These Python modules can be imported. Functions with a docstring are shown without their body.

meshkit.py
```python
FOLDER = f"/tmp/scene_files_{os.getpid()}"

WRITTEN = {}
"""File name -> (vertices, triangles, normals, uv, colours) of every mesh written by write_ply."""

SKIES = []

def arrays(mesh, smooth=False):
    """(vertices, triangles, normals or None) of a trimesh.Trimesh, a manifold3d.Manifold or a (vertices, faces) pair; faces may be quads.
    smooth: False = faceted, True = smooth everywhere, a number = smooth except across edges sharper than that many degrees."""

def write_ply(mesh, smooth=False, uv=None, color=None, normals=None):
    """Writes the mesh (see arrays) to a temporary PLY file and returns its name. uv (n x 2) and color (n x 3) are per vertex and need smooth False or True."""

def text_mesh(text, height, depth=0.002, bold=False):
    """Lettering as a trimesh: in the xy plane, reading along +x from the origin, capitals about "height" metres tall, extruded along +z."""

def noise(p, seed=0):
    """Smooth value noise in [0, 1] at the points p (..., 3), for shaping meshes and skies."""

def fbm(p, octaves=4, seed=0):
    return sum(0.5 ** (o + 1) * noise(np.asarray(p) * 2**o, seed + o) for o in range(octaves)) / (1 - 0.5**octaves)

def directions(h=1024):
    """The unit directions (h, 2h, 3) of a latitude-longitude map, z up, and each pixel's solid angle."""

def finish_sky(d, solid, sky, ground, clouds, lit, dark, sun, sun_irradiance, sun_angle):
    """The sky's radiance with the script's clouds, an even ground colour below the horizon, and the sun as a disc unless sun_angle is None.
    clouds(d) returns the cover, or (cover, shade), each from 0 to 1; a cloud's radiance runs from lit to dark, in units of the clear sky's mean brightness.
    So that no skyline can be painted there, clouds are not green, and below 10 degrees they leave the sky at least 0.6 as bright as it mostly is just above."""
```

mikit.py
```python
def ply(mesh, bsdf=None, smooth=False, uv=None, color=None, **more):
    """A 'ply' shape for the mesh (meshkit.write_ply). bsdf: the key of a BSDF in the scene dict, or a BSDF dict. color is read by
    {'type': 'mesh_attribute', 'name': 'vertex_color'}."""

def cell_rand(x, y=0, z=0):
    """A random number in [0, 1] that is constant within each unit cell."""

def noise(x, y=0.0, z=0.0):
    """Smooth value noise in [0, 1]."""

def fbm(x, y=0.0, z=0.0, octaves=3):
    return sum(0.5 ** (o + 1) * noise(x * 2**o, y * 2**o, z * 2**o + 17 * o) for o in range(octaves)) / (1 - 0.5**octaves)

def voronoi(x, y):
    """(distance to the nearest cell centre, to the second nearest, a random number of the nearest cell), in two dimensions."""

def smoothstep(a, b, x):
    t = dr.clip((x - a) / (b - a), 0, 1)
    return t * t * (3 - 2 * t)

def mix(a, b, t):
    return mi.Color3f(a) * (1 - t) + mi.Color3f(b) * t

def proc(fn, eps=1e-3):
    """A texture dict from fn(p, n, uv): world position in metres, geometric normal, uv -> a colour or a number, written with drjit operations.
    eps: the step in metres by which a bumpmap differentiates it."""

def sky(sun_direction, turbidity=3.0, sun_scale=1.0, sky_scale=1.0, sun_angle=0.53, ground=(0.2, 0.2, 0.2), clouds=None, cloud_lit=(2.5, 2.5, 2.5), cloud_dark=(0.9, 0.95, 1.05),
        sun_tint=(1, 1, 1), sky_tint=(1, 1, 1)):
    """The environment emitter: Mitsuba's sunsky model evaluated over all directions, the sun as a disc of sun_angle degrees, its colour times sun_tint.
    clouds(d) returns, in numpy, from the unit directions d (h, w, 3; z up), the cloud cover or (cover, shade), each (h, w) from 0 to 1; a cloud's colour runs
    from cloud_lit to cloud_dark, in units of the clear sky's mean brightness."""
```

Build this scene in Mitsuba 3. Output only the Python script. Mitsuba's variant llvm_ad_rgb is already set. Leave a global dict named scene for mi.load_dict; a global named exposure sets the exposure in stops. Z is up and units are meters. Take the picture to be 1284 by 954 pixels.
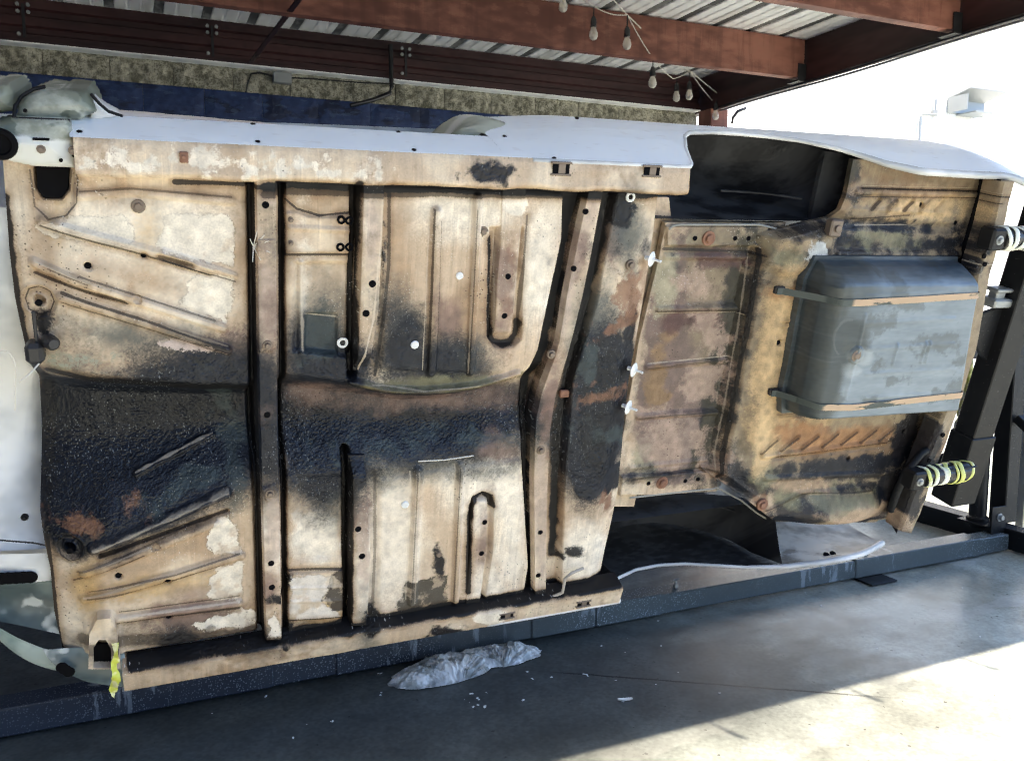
import math, random
import numpy as np, trimesh, drjit as dr, mitsuba as mi
import shapely.geometry as sg
import mikit
from mikit import ply, proc, noise, fbm, voronoi, smoothstep, mix, cell_rand
T = mi.ScalarTransform4f
rng = np.random.default_rng(7)

# ---------------------------------------------------------------- camera, sky, exposure
scene, labels = {'type': 'scene'}, {}
PITCH, YAW = math.radians(6.4516), math.radians(90 - 66.0785)
EYE = np.array([0, 0, 1.45])
FWD = np.array([math.sin(YAW) * math.cos(PITCH), math.cos(YAW) * math.cos(PITCH), -math.sin(PITCH)])
scene['camera'] = {'type': 'perspective', 'fov': 62.25, 'fov_axis': 'x', 'near_clip': 0.05, 'far_clip': 400.0,
                   'to_world': T().look_at(origin=EYE.tolist(), target=(EYE + FWD).tolist(), up=[0, 0, 1])}
scene['sky'] = mikit.sky((0.11, -0.44, 1.0), turbidity=3.5, sun_scale=1.0, sky_scale=1.0, sky_tint=(0.97, 1.0, 1.05), ground=(0.3, 0.3, 0.28))
exposure = 3.3

# ---------------------------------------------------------------- small helpers
def bs(key, d):
    scene[key] = d
    return key
def principled(color, rough=0.5, metal=0.0, spec=0.5, bump=None, scale=1.0, **kw):
    d = {'type': 'principled', 'base_color': color if isinstance(color, dict) else {'type': 'rgb', 'value': list(color)},
         'roughness': rough if isinstance(rough, dict) else float(rough), 'metallic': metal, 'specular': spec, **kw}
    if bump is not None:
        d = {'type': 'bumpmap', 'arbitrary': bump, 'scale': scale, 'bsdf': d}
    return {'type': 'twosided', 'bsdf': d}
def numbered(key):
    if key not in scene and key not in labels:
        return key
    i = 1
    while f'{key}_{i:03d}' in scene or f'{key}_{i:03d}' in labels:
        i += 1
    return f'{key}_{i:03d}'
def add(key, mesh, bsdf, smooth=False, label=None, **kw):
    key = numbered(key)
    scene[key] = ply(mesh, bsdf, smooth=smooth)
    d = dict(kw)
    if label: d['label'] = label
    if d: labels[key] = d
    return key
def thing(name, label, cat, group=None):
    key = numbered(name)
    labels[key] = {'label': label, 'category': cat}
    if group: labels[key]['group'] = group
    return key
def cat(*ms):
    return trimesh.util.concatenate(list(ms))
def box(x0, x1, y0, y1, z0, z1, c=0.003):
    pts = []
    for sx in (0, 1):
        for sy in (0, 1):
            for sz in (0, 1):
                p = np.array([(x0, x1)[sx], (y0, y1)[sy], (z0, z1)[sz]], float)
                d = np.array([1 - 2 * sx, 1 - 2 * sy, 1 - 2 * sz]) * c
                for k in range(3):
                    q = p.copy()
                    for j in range(3):
                        if j != k: q[j] += d[j]
                    pts.append(q)
    return trimesh.convex.convex_hull(np.array(pts))
def frame(a, b, up=(0, 0, 1)):
    a, b = np.asarray(a, float), np.asarray(b, float)
    x = b - a; L = np.linalg.norm(x); x /= L
    y = np.cross(up, x); y /= np.linalg.norm(y)
    M = np.eye(4); M[:3, 0], M[:3, 1], M[:3, 2], M[:3, 3] = x, y, np.cross(x, y), a
    return M, L
def bar(a, b, w, h, up=(0, 0, 1), c=0.004):
    M, L = frame(a, b, up)
    m = box(0, L, -w / 2, w / 2, -h / 2, h / 2, c); m.apply_transform(M)
    return m
def tube(pts, r, n=8, cap=True):
    P3 = np.asarray(pts, float); N = len(P3)
    rr = np.broadcast_to(np.asarray(r, float), (N,))
    t = np.gradient(P3, axis=0); t /= np.linalg.norm(t, axis=1, keepdims=True) + 1e-12
    ref = np.array([0.31, 0.17, 0.93])
    a = np.cross(t, ref); a /= np.linalg.norm(a, axis=1, keepdims=True) + 1e-12
    b = np.cross(t, a)
    ang = np.linspace(0, 2 * np.pi, n, endpoint=False)
    V = (P3[:, None] + rr[:, None, None] * (np.cos(ang)[None, :, None] * a[:, None] + np.sin(ang)[None, :, None] * b[:, None])).reshape(-1, 3)
    F = []
    for i in range(N - 1):
        for j in range(n):
            k = (j + 1) % n
            F += [[i * n + j, i * n + k, (i + 1) * n + k], [i * n + j, (i + 1) * n + k, (i + 1) * n + j]]
    if cap:
        V = np.vstack([V, P3[:1], P3[-1:]])
        for j in range(n):
            k = (j + 1) % n
            F += [[N * n, k, j], [N * n + 1, (N - 1) * n + j, (N - 1) * n + k]]
    return trimesh.Trimesh(V, np.array(F), process=False)
def lathe(profile, axis_o, axis_d, n=20):
    """profile: list of (radius, along)"""
    o, d = np.asarray(axis_o, float), np.asarray(axis_d, float); d = d / np.linalg.norm(d)
    a = np.cross(d, [0.3, 0.9, 0.25]); a /= np.linalg.norm(a); b = np.cross(d, a)
    ang = np.linspace(0, 2 * np.pi, n, endpoint=False)
    V, F = [], []
    for r, s in profile:
        V.append(o + d * s + r * (np.cos(ang)[:, None] * a + np.sin(ang)[:, None] * b))
    V = np.vstack(V)
    for i in range(len(profile) - 1):
        for j in range(n):
            k = (j + 1) % n
            F += [[i * n + j, i * n + k, (i + 1) * n + k], [i * n + j, (i + 1) * n + k, (i + 1) * n + j]]
    return trimesh.Trimesh(V, np.array(F), process=False)
def grid_mesh(X):
    """X: (m, n, 3) points"""
    m, n = X.shape[:2]
    i = np.arange(m * n).reshape(m, n)
    q = np.stack([i[:-1, :-1], i[1:, :-1], i[1:, 1:], i[:-1, 1:]], -1).reshape(-1, 4)
    f = np.vstack([q[:, [0, 1, 2]], q[:, [0, 2, 3]]])
    return trimesh.Trimesh(X.reshape(-1, 3), f, process=False)
def extrude_x(poly, x0, x1):
    """poly in (y, z), extruded along x"""
    m = trimesh.creation.extrude_polygon(sg.Polygon(poly), x1 - x0)
    V = np.array(m.vertices)
    m.vertices = np.stack([V[:, 2] + x0, V[:, 0], V[:, 1]], 1)
    m.fix_normals()
    return m
def nnoise(p, f, seed=0):
    """smooth value noise with numpy, p (..., k)"""
    p = np.asarray(p, float) * f
    i = np.floor(p).astype(np.int64); t = p - i; t = t * t * (3 - 2 * t)
    k = p.shape[-1]; out = 0
    for c in range(2 ** k):
        w, h = 1.0, np.full(p.shape[:-1], seed * 7919 + 13, np.int64)
        for d in range(k):
            b = (c >> d) & 1
            w = w * (t[..., d] if b else 1 - t[..., d])
            h = (h * 1000003) ^ ((i[..., d] + b) * (374761393 + 668265 * d))
        h = (h ^ (h >> 13)) * 1274126177
        h = (h ^ (h >> 16)) & 0xFFFFFF
        out = out + w * h / 16777215.0
    return out

# ---------------------------------------------------------------- texture helpers (drjit)
def fb(x, y, octaves=5, gain=0.55):
    """fractal noise whose octaves are turned against each other, about 0..1"""
    t, a, n = mi.Float(0), 1.0, 0.0
    for o in range(octaves):
        t = t + a * noise(x, y, 3.7 * o); n += a
        x, y = 1.62 * x - 1.23 * y + 5.1, 1.23 * x + 1.62 * y + 1.7
        a *= gain
    return dr.clip(0.5 + (t / n - 0.5) * 1.5, 0, 1)
def dots(x, y, size=0.3, share=1.0):
    """round specks, one per cell, of random size"""
    d, _, c = voronoi(x, y)
    r = size * dr.maximum(0, 1 - (1 - c) / share)
    return smoothstep(r, r * 0.55 - 0.001, d)

# ---------------------------------------------------------------- the setting: ground
def ground_color(p, n, uv):
    x, y = p.x, p.y
    big = fb(x * 0.7 + 3, y * 0.9, 4)
    fine = fb(x * 9, y * 9, 5)
    c = mix([0.25, 0.285, 0.255], [0.45, 0.485, 0.455], big)
    c = mix(c, [0.20, 0.21, 0.18], 0.6 * smoothstep(0.5, 0.72, fb(x * 1.7 + 2, y * 2.3 + 7, 5)))
    dark_zone = smoothstep(0.36, 0.66, fb(x * 0.8 + 11, y * 1.5 + 4, 5) + 0.74 * (1 - smoothstep(-0.6, 3.4, x + 0.7 * (y - 2.5))) - 0.20 * smoothstep(2.4, 4.0, x)) * smoothstep(1.7, 2.35, y + 0.3 * (big - 0.5)) * smoothstep(5.6, 4.6, y)  # darker concrete, strongest towards the left and middle
    c = mix(c, [0.040, 0.047, 0.050], 0.90 * dark_zone)
    c = c * (0.70 + 0.60 * fine) * (0.82 + 0.36 * fb(x * 90, y * 90, 3))
    dj = dr.abs((x - 1.50) * 0.552 + (y - 2.65) * 0.834 + 0.004 * noise(x * 20, y * 20))
    c = mix(c, [0.015, 0.016, 0.018], 0.9 * smoothstep(0.008, 0.003, dj) * smoothstep(1.3, 1.5, x) * smoothstep(2.5, 2.1, x))
    js = dr.minimum(dr.abs(x - 5.2), dr.abs(y - 0.4))
    c = mix(c, [0.03, 0.03, 0.03], 0.8 * smoothstep(0.008, 0.004, js))
    c = mix(c, [0.03, 0.03, 0.03], 0.7 * dots(x * 13, y * 13, 0.10, 0.25))
    return mix(c, [0.45, 0.46, 0.45], 0.35 * smoothstep(0.66, 0.76, fb(x * 3 + 8, y * 6, 5)) * (1 - dark_zone))
def ground_rough(p, n, uv):
    d = fbm(p.x * 0.9, p.y * 1.6, 5.0, 3)
    return 0.24 + 0.26 * d + 0.3 * smoothstep(2.3, 1.9, p.y)
def ground_bump(p, n, uv):
    return 0.5 * fbm(p.x * 60, p.y * 60, 0.0, 3) + 2.0 * fbm(p.x * 2.5, p.y * 2.5, 0.0, 2)
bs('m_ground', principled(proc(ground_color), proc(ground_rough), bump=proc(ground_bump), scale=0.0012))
gx = np.concatenate([np.linspace(-60, -3, 12), np.linspace(-2, 8, 41), np.linspace(9, 70, 12)])
gy = np.concatenate([np.linspace(-60, -3, 12), np.linspace(-2, 8, 41), np.linspace(9, 70, 12)])
GX, GY = np.meshgrid(gx, gy, indexing='ij')
add('concrete_ground', grid_mesh(np.stack([GX, GY, 0 * GX], -1)), 'm_ground', kind='structure')

# ---------------------------------------------------------------- canopy
Z0, ZD, X1 = 3.0, 3.29, 4.72            # purlin underside, deck underside, right edge
def rust_color(p, n, uv):
    a = fb(p.x * 1.3 + p.y, p.z * 4 + p.y, 5); b = fb(p.x * 11, p.z * 26 + p.y * 11, 4)
    run = fb(p.x * 22, p.z * 1.6 + p.y * 9, 4)
    c = mix([0.125, 0.047, 0.034], [0.32, 0.135, 0.095], smoothstep(0.2, 0.8, a * 0.65 + b * 0.35))
    c = mix(c, [0.095, 0.038, 0.029], 0.35 * smoothstep(0.52, 0.74, run))
    return mix(c, [0.26, 0.13, 0.09], 0.25 * smoothstep(0.66, 0.85, b))
bs('m_rust_steel', principled(proc(rust_color), 0.62, spec=0.35))
def maroon_color(p, n, uv):
    a = fbm(p.x * 1.5, p.y, p.z * 8, 4); b = fbm(p.x * 25, p.y * 9, p.z * 25, 2)
    return mix([0.024, 0.010, 0.011], [0.052, 0.020, 0.020], smoothstep(0.3, 0.7, a)) * (0.8 + 0.4 * b)
bs('m_maroon_steel', principled(proc(maroon_color), 0.5, spec=0.4))
bs('m_dark_metal', principled((0.02, 0.02, 0.022), 0.45))
bs('m_black_plastic', principled((0.012, 0.012, 0.013), 0.22, spec=0.6))
def deck_color(p, n, uv):
    a = fbm(p.x * 5, p.y * 0.7, 0.0, 3)
    c = mix([0.82, 0.84, 0.83], [0.90, 0.91, 0.90], a)
    return mix(c, [0.46, 0.45, 0.40], 0.45 * smoothstep(0.66, 0.80, fb(p.x * 6, p.y * 1.1, 4)))
bs('m_deck', principled(proc(deck_color), 0.45, spec=0.5))
bs('m_galv', principled((0.36, 0.38, 0.38), 0.45, metal=0.6))
bs('m_rib_shade', principled(proc(lambda p, n, uv: mix([0.055, 0.060, 0.062], [0.16, 0.165, 0.16], smoothstep(0.45, 0.7, fb(p.x * 20, p.y * 9, 4)))), 0.6))
can = thing('steel_canopy', 'rust red steel canopy over the car with a white ribbed metal roof', 'canopy')
XL, YF, YB = -7.0, 0.87, 6.75
cz = 0.10
def purlin(y, mat, label=None):
    """C channel opening to the back"""
    t, f = 0.006, 0.07
    prof = [(y, Z0), (y + f, Z0), (y + f, Z0 + 0.02), (y + f - t, Z0 + 0.02), (y + f - t, Z0 + t), (y + t, Z0 + t), (y + t, ZD - 0.01 - t), (y + f, ZD - 0.01 - t), (y + f, ZD - 0.01), (y, ZD - 0.01)]
    return add(can + '__purlin', extrude_x(prof, XL, X1 - 0.012), mat, label=label)
purlin(5.17, 'm_rust_steel', 'rust streaked red purlin with string bulbs in front of it')
purlin(3.84, 'm_rust_steel', 'rust streaked red purlin nearest the camera')
purlin(2.52, 'm_rust_steel'); purlin(1.20, 'm_rust_steel')
# wall girder with pressed horizontal ribs
y = 6.47
prof = [(y, Z0), (y, Z0 + 0.055), (y + 0.02, Z0 + 0.065), (y + 0.02, Z0 + 0.10), (y, Z0 + 0.11), (y, Z0 + 0.165), (y + 0.02, Z0 + 0.175), (y + 0.02, Z0 + 0.21), (y, Z0 + 0.22), (y, ZD - 0.01), (y + 0.08, ZD - 0.01), (y + 0.08, Z0)]
wb = add(can + '__wall_girder', extrude_x(prof, XL, X1 - 0.012), 'm_maroon_steel', label='dark maroon girder along the block wall')
add(wb + '__flashing', box(XL, X1 - 0.02, 6.435, 6.60, Z0 - 0.012, Z0 - 0.002, 0.001), 'm_deck', label='thin pale flashing under the girder')
for x in (0.55, 1.95, -0.6):
    for dx in (0, 0.06):
        for z in (0.05, 0.19, 0.235):
            add(wb + '__bolt', lathe([(0.0001, 0.016), (0.012, 0.015), (0.013, 0.0)], (x + dx * (z > 0.1), y - 0.001, Z0 + z), (0, -1, 0), 6), 'm_galv')
    add(can + '__splice_plate', box(x + 0.022, x + 0.040, y - 0.006, y - 0.001, Z0 + 0.03, Z0 + 0.24, 0.001), 'm_dark_metal')
# right edge beam
prof = [(X1, Z0 - 0.02), (X1 + 0.09, Z0 - 0.02), (X1 + 0.09, Z0 - 0.008), (X1 + 0.012, Z0 - 0.008), (X1 + 0.012, ZD - 0.02), (X1 + 0.09, ZD - 0.02), (X1 + 0.09, ZD - 0.008), (X1, ZD - 0.008)]
m = trimesh.creation.extrude_polygon(sg.Polygon(prof), YB - YF)
V = np.array(m.vertices); m.vertices = np.stack([V[:, 0], V[:, 2] + YF, V[:, 1]], 1); m.fix_normals()
eb = add(can + '__edge_beam', m, 'm_maroon_steel', label='dark maroon beam along the right roof edge')
for yy in (5.19, 3.86, 2.54):
    add(can + '__clip', cat(box(X1 - 0.075, X1 - 0.003, yy - 0.035, yy - 0.025, Z0 - 0.03, Z0 + 0.10, 0.001), box(X1 - 0.10, X1 - 0.003, yy - 0.06, yy + 0.06, Z0 - 0.035, Z0 - 0.024, 0.001)), 'm_dark_metal')
for k, (dx, dz, r) in enumerate(((-0.026, -0.036, 0.013), (-0.014, -0.060, 0.008))):
    add(can + '__conduit', tube([(X1 + dx, t, Z0 + dz - 0.006 * math.sin(3 * t)) for t in np.linspace(0.8, 6.42, 24)], r, 8), ('m_black_plastic', 'm_galv')[k], smooth=True, label=('black', 'grey')[k] + ' conduit under the right edge beam')
# near edge beam and left end, columns
purl = extrude_x([(YF, Z0), (YF + 0.07, Z0), (YF + 0.07, ZD - 0.01), (YF, ZD - 0.01)], XL, X1 - 0.012)
add(can + '__edge_beam', purl, 'm_maroon_steel')
add(can + '__column', box(X1 - 0.10, X1 + 0.08, 6.18, 6.36, 0.0, Z0 - 0.04, 0.006), 'm_rust_steel', label='red steel column at the far corner')
add(can + '__column', box(XL + 0.1, XL + 0.26, 0.9, 1.06, 0.0, Z0 - 0.005, 0.006), 'm_rust_steel')
# diagonal rod between the girder and the purlin
add(can + '__brace_rod', bar((0.83, 6.44, Z0 + 0.012), (0.93, 4.50, Z0 + 0.012), 0.035, 0.012), 'm_maroon_steel', label='thin flat brace between girder and purlin')
# roof deck, one pan per 0.305 m
PW = 0.305
def pan_mesh(x):
    w = PW
    pr = [(0, 0.045), (0.012, 0.045), (0.030, 0), (0.098, 0), (0.104, 0.007), (0.116, 0.007), (0.122, 0), (0.188, 0), (0.194, 0.007), (0.206, 0.007), (0.212, 0), (0.262, 0), (0.280, 0.045), (w - 0.002, 0.045)]
    up = [(a, b + 0.0015) for a, b in pr][::-1]
    m = trimesh.creation.extrude_polygon(sg.Polygon(pr + up), YB - YF)
    V = np.array(m.vertices); m.vertices = np.stack([V[:, 0] + x, V[:, 2] + YF, V[:, 1] + ZD], 1); m.fix_normals()
    return m
n_pan = int((X1 + 0.10 - XL) / PW)
for i in range(n_pan):
    x = X1 + 0.10 - PW * (i + 1)
    add(can + '__roof_panel', pan_mesh(x), 'm_deck')
for i in range(n_pan):
    x = X1 + 0.10 - PW * (i + 1)
    if x > -3: add(can + '__roof_rib', box(x - 0.034, x + 0.024, YF + 0.01, YB - 0.01, ZD + 0.006, ZD + 0.014, 0.001), 'm_rib_shade')  # dark strip closes each rib recess to paint the shade inside it

# ---------------------------------------------------------------- split face block wall
YW, WTOP = 6.56, 3.02
def block_color(tan):
    def fn(p, n, uv):
        a = fb(p.x * 34, p.z * 34 + p.y * 34, 5, 0.7); b = fb(p.x * 120, p.z * 120, 3)
        if tan:
            c = mix([0.12, 0.115, 0.08], [0.62, 0.59, 0.47], smoothstep(0.25, 0.75, 0.6 * a + 0.4 * b))
            return mix(c, [0.045, 0.042, 0.03], 0.75 * smoothstep(0.66, 0.80, b))
        c = mix([0.014, 0.026, 0.085], [0.034, 0.066, 0.175], a)
        c = mix(c, [0.008, 0.010, 0.022], 0.6 * smoothstep(0.6, 0.75, fb(p.x * 7, p.z * 16, 5)))
        return mix(c, [0.08, 0.13, 0.22], 0.4 * smoothstep(0.66, 0.78, fb(p.x * 14 + 3, p.z * 40, 5)))
    return fn
def block_bump(p, n, uv):
    return fbm(p.x * 55, p.y * 55, p.z * 55, 4)
bs('m_block_tan', principled(proc(block_color(True)), 0.9, spec=0.2, bump=proc(block_bump), scale=0.02))
bs('m_block_blue', principled(proc(block_color(False)), 0.55, spec=0.4, bump=proc(block_bump), scale=0.008))
bs('m_mortar', principled((0.20, 0.19, 0.15), 0.95, spec=0.1))
wall = thing('block_wall', 'split face concrete block wall behind the car, painted blue below a tan band', 'wall')
add(wall + '__core', box(XL, X1 + 0.02, YW, YW + 0.22, 0.0, WTOP, 0.002), 'm_mortar')
ZBLUE = 2.81
def block(x0, x1, z0, z1, rough):
    nx, nz = 7, 4
    xs, zs = np.linspace(x0, x1, nx), np.linspace(z0, z1, nz)
    A, B2 = np.meshgrid(xs, zs, indexing='ij')
    inner = np.ones_like(A); inner[[0, -1]] = 0; inner[:, [0, -1]] = 0
    d = -0.004 - inner * (0.004 + rough * nnoise(np.stack([A, B2], -1), 14, 3)) - 0.006 * (rough > 0)
    m = grid_mesh(np.stack([A, YW + d, B2], -1))
    sides = box(x0, x1, YW - 0.004, YW + 0.01, z0, z1, 0.001)
    # thin closed rim behind the face
    rim = np.concatenate([[(x, YW + d[i, 0], z0) for i, x in enumerate(xs)], [(x1, YW + d[-1, j], z) for j, z in enumerate(zs)][1:], [(x, YW + d[::-1][i, -1], z1) for i, x in enumerate(xs[::-1])][1:], [(x0, YW + d[0, ::-1][j], z) for j, z in enumerate(zs[::-1])][1:-1]])
    back = rim.copy(); back[:, 1] = YW + 0.004
    k = len(rim); F = []
    for a in range(k):
        b = (a + 1) % k
        F += [[a, b, k + b], [a, k + b, k + a]]
    return cat(m, trimesh.Trimesh(np.vstack([rim, back]), np.array(F), process=False))
rows = int(WTOP / 0.2)
far = []
for r in range(rows + 1):
    z1 = WTOP - 0.0 - 0.2 * r; z0 = max(z1 - 0.192, 0.0)
    if z1 < 0.05: break
    x = X1 - (0.4 if r % 2 == 0 else 0.2)
    xr = X1 + 0.015
    while xr > XL + 0.05:
        x0 = max(x, XL)
        tan = z0 >= ZBLUE - 0.02; g = 0.003 if tan else 0.0012
        m = block(x0 + g, xr - g, z0, z1 if tan else z1 + 0.006, 0.026 if tan else 0.012)
        if r < 7 and xr > -1.6:
            add(wall + '__block', m, 'm_block_tan' if tan else 'm_block_blue')
        else:
            far.append((m, tan))
        xr = x; x -= 0.4
for tan in (True, False):
    fm = [m for m, t in far if t == tan]
    if fm: add(wall + '__far_blocks', cat(*fm), 'm_block_tan' if tan else 'm_block_blue', kind='stuff')
jb = add(wall + '__junction_box', box(0.99, 1.12, YW - 0.09, YW - 0.03, 2.95-0.05, 2.975, 0.004), 'm_galv', label='small grey junction box under the girder')
add(wall + '__wire', tube([(0.99, YW - 0.05, 2.95), (0.90, YW - 0.05, 2.965), (0.84, YW - 0.045, 2.95), (0.815, YW - 0.045, 2.88), (0.80, YW - 0.045, 2.82)], 0.006, 6), 'm_black_plastic', smooth=True)
add(wall + '__wire', tube([(1.12, YW - 0.05, 2.95), (1.3, YW - 0.06, 2.955), (1.6, YW - 0.06, 2.96), (1.9, YW - 0.06, 2.975)], 0.005, 6), 'm_black_plastic', smooth=True)
# black pipe stub coming down from the girder
add(can + '__drop_pipe', tube([(1.85, 6.42, 3.24), (1.85, 6.42, 3.06), (1.848, 6.41, 2.93), (1.83, 6.40, 2.88), (1.70, 6.40, 2.82), (1.53, 6.40, 2.765)], 0.017, 8), 'm_black_plastic', smooth=True, label='black bent pipe hanging from the girder in front of the wall')

sw = thing('side_wall', 'unseen blue wall added at the left to hold back sky light', 'wall')  # added out of view so that light comes mostly from the right
add(sw + '__core', box(XL + 3.55, XL + 3.77, -9.0, YW - 0.02, 0.0, 5.2, 0.004), 'm_block_blue')
add(sw + '__coping', box(XL + 3.52, XL + 3.80, -9.0, YW - 0.02, 5.2, 5.28, 0.006), 'm_mortar')
ow = thing('opposite_building', 'unseen plain building added behind the camera to hold back sky light', 'building')  # added out of view to cut the sky light from the front
add(ow + '__wall', box(-16.0, 3.0, -17.0, -11.0, 0.0, 7.5, 0.02), 'm_mortar')
add(ow + '__parapet', box(-16.1, 3.1, -17.1, -10.9, 7.5, 7.7, 0.02), 'm_block_tan')

# ---------------------------------------------------------------- bright building in the yard
def stucco(p, n, uv):
    return mix([0.70, 0.70, 0.68], [0.82, 0.82, 0.80], fbm(p.x * 2, p.y, p.z * 2, 4))
bs('m_stucco', principled(proc(stucco), 0.8, spec=0.2))
bld = thing('white_building', 'sunlit white stucco building across the yard at the right', 'building')
add(bld + '__wall', box(5.5, 60, 12.0, 16.0, 0.0, 9.0, 0.02), 'm_stucco')
add(bld + '__plinth', box(5.49, 60.01, 11.97, 12.2, 0.0, 0.5, 0.01), 'm_stucco')
add(bld + '__parapet', box(5.4, 60.1, 11.9, 16.1, 9.0, 9.25, 0.02), 'm_stucco')
hood = add(bld + '__wall_hood', cat(extrude_x([(11.985, 4.73), (11.985, 5.02), (11.5, 5.13), (11.5, 5.11), (11.965, 4.99), (11.965, 4.75)], 14.5, 15.5),
     box(14.5, 14.52, 11.55, 11.985, 4.73, 5.02, 0.004), box(14.75, 15.25, 11.55, 11.985, 4.70, 4.728, 0.004)), 'm_galv', label='grey sheet metal hood on the white wall')
add(bld + '__conduit', cat(tube([(13.75, 11.94, 0.5), (13.75, 11.94, 4.60), (13.80, 11.94, 4.64), (14.14, 11.94, 4.67)], 0.025, 6), box(14.07, 14.19, 11.93, 11.985, 4.64, 4.76, 0.004), tube([(14.13, 11.94, 4.76), (14.13, 11.94, 4.95)], 0.02, 6)), 'm_galv', label='thin pipe and spigot on the white wall')

# ---------------------------------------------------------------- the car: a frame of its own, u = front to rear, v = across the floor (downwards), h = out of the floor
CO = np.array([-0.09974, 2.191, 1.70283])
CU = np.array([0.99962852, -0.02313763, 0.01440366]); CV = np.array([0.02013104, 0.2705617, -0.96249213]); CH = -np.array([0.01837271, 0.96242455, 0.27092698])
def car(u, v, h):
    u, v, h = np.broadcast_arrays(np.asarray(u, float), np.asarray(v, float), np.asarray(h, float))
    return CO + u[..., None] * CU + v[..., None] * CV + h[..., None] * CH
def carmesh(m):
    V = np.array(m.vertices); m = m.copy(); m.vertices = car(V[:, 0], V[:, 1], V[:, 2]); m.invert(); return m
def uvh(p):
    d = [p.x - CO[0], p.y - CO[1], p.z - CO[2]]
    return [d[0] * a[0] + d[1] * a[1] + d[2] * a[2] for a in (CU, CV, CH)]
VM = 0.685                       # centre line of the car
HB, HC = -0.18, -0.085            # base heights of the axle floor and of the boot floor

def sstep(a, b, x):
    t = np.clip((x - a) / (b - a), 0, 1); return t * t * (3 - 2 * t)
def dline(u, v, pts):
    d = np.full(u.shape, 9.0)
    for (a, b), (c, e) in zip(pts[:-1], pts[1:]):
        L2 = (c - a) ** 2 + (e - b) ** 2 + 1e-12
        t = np.clip(((u - a) * (c - a) + (v - b) * (e - b)) / L2, 0, 1)
        d = np.minimum(d, np.hypot(u - a - t * (c - a), v - b - t * (e - b)))
    return d
def dpoly(u, v, pts):
    """signed distance, positive inside"""
    p = list(pts) + [pts[0]]
    d = dline(u, v, p); inside = np.zeros(u.shape, bool)
    for (a, b), (c, e) in zip(p[:-1], p[1:]):
        if b != e:
            inside ^= ((b > v) != (e > v)) & (u < (c - a) * (v - b) / (e - b) + a)
    return np.where(inside, d, -d)
def bead(u, v, pts, w, h, b=0.006):
    return h * (1 - sstep(w / 2 - b, w / 2 + b, dline(u, v, pts)))
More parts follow.
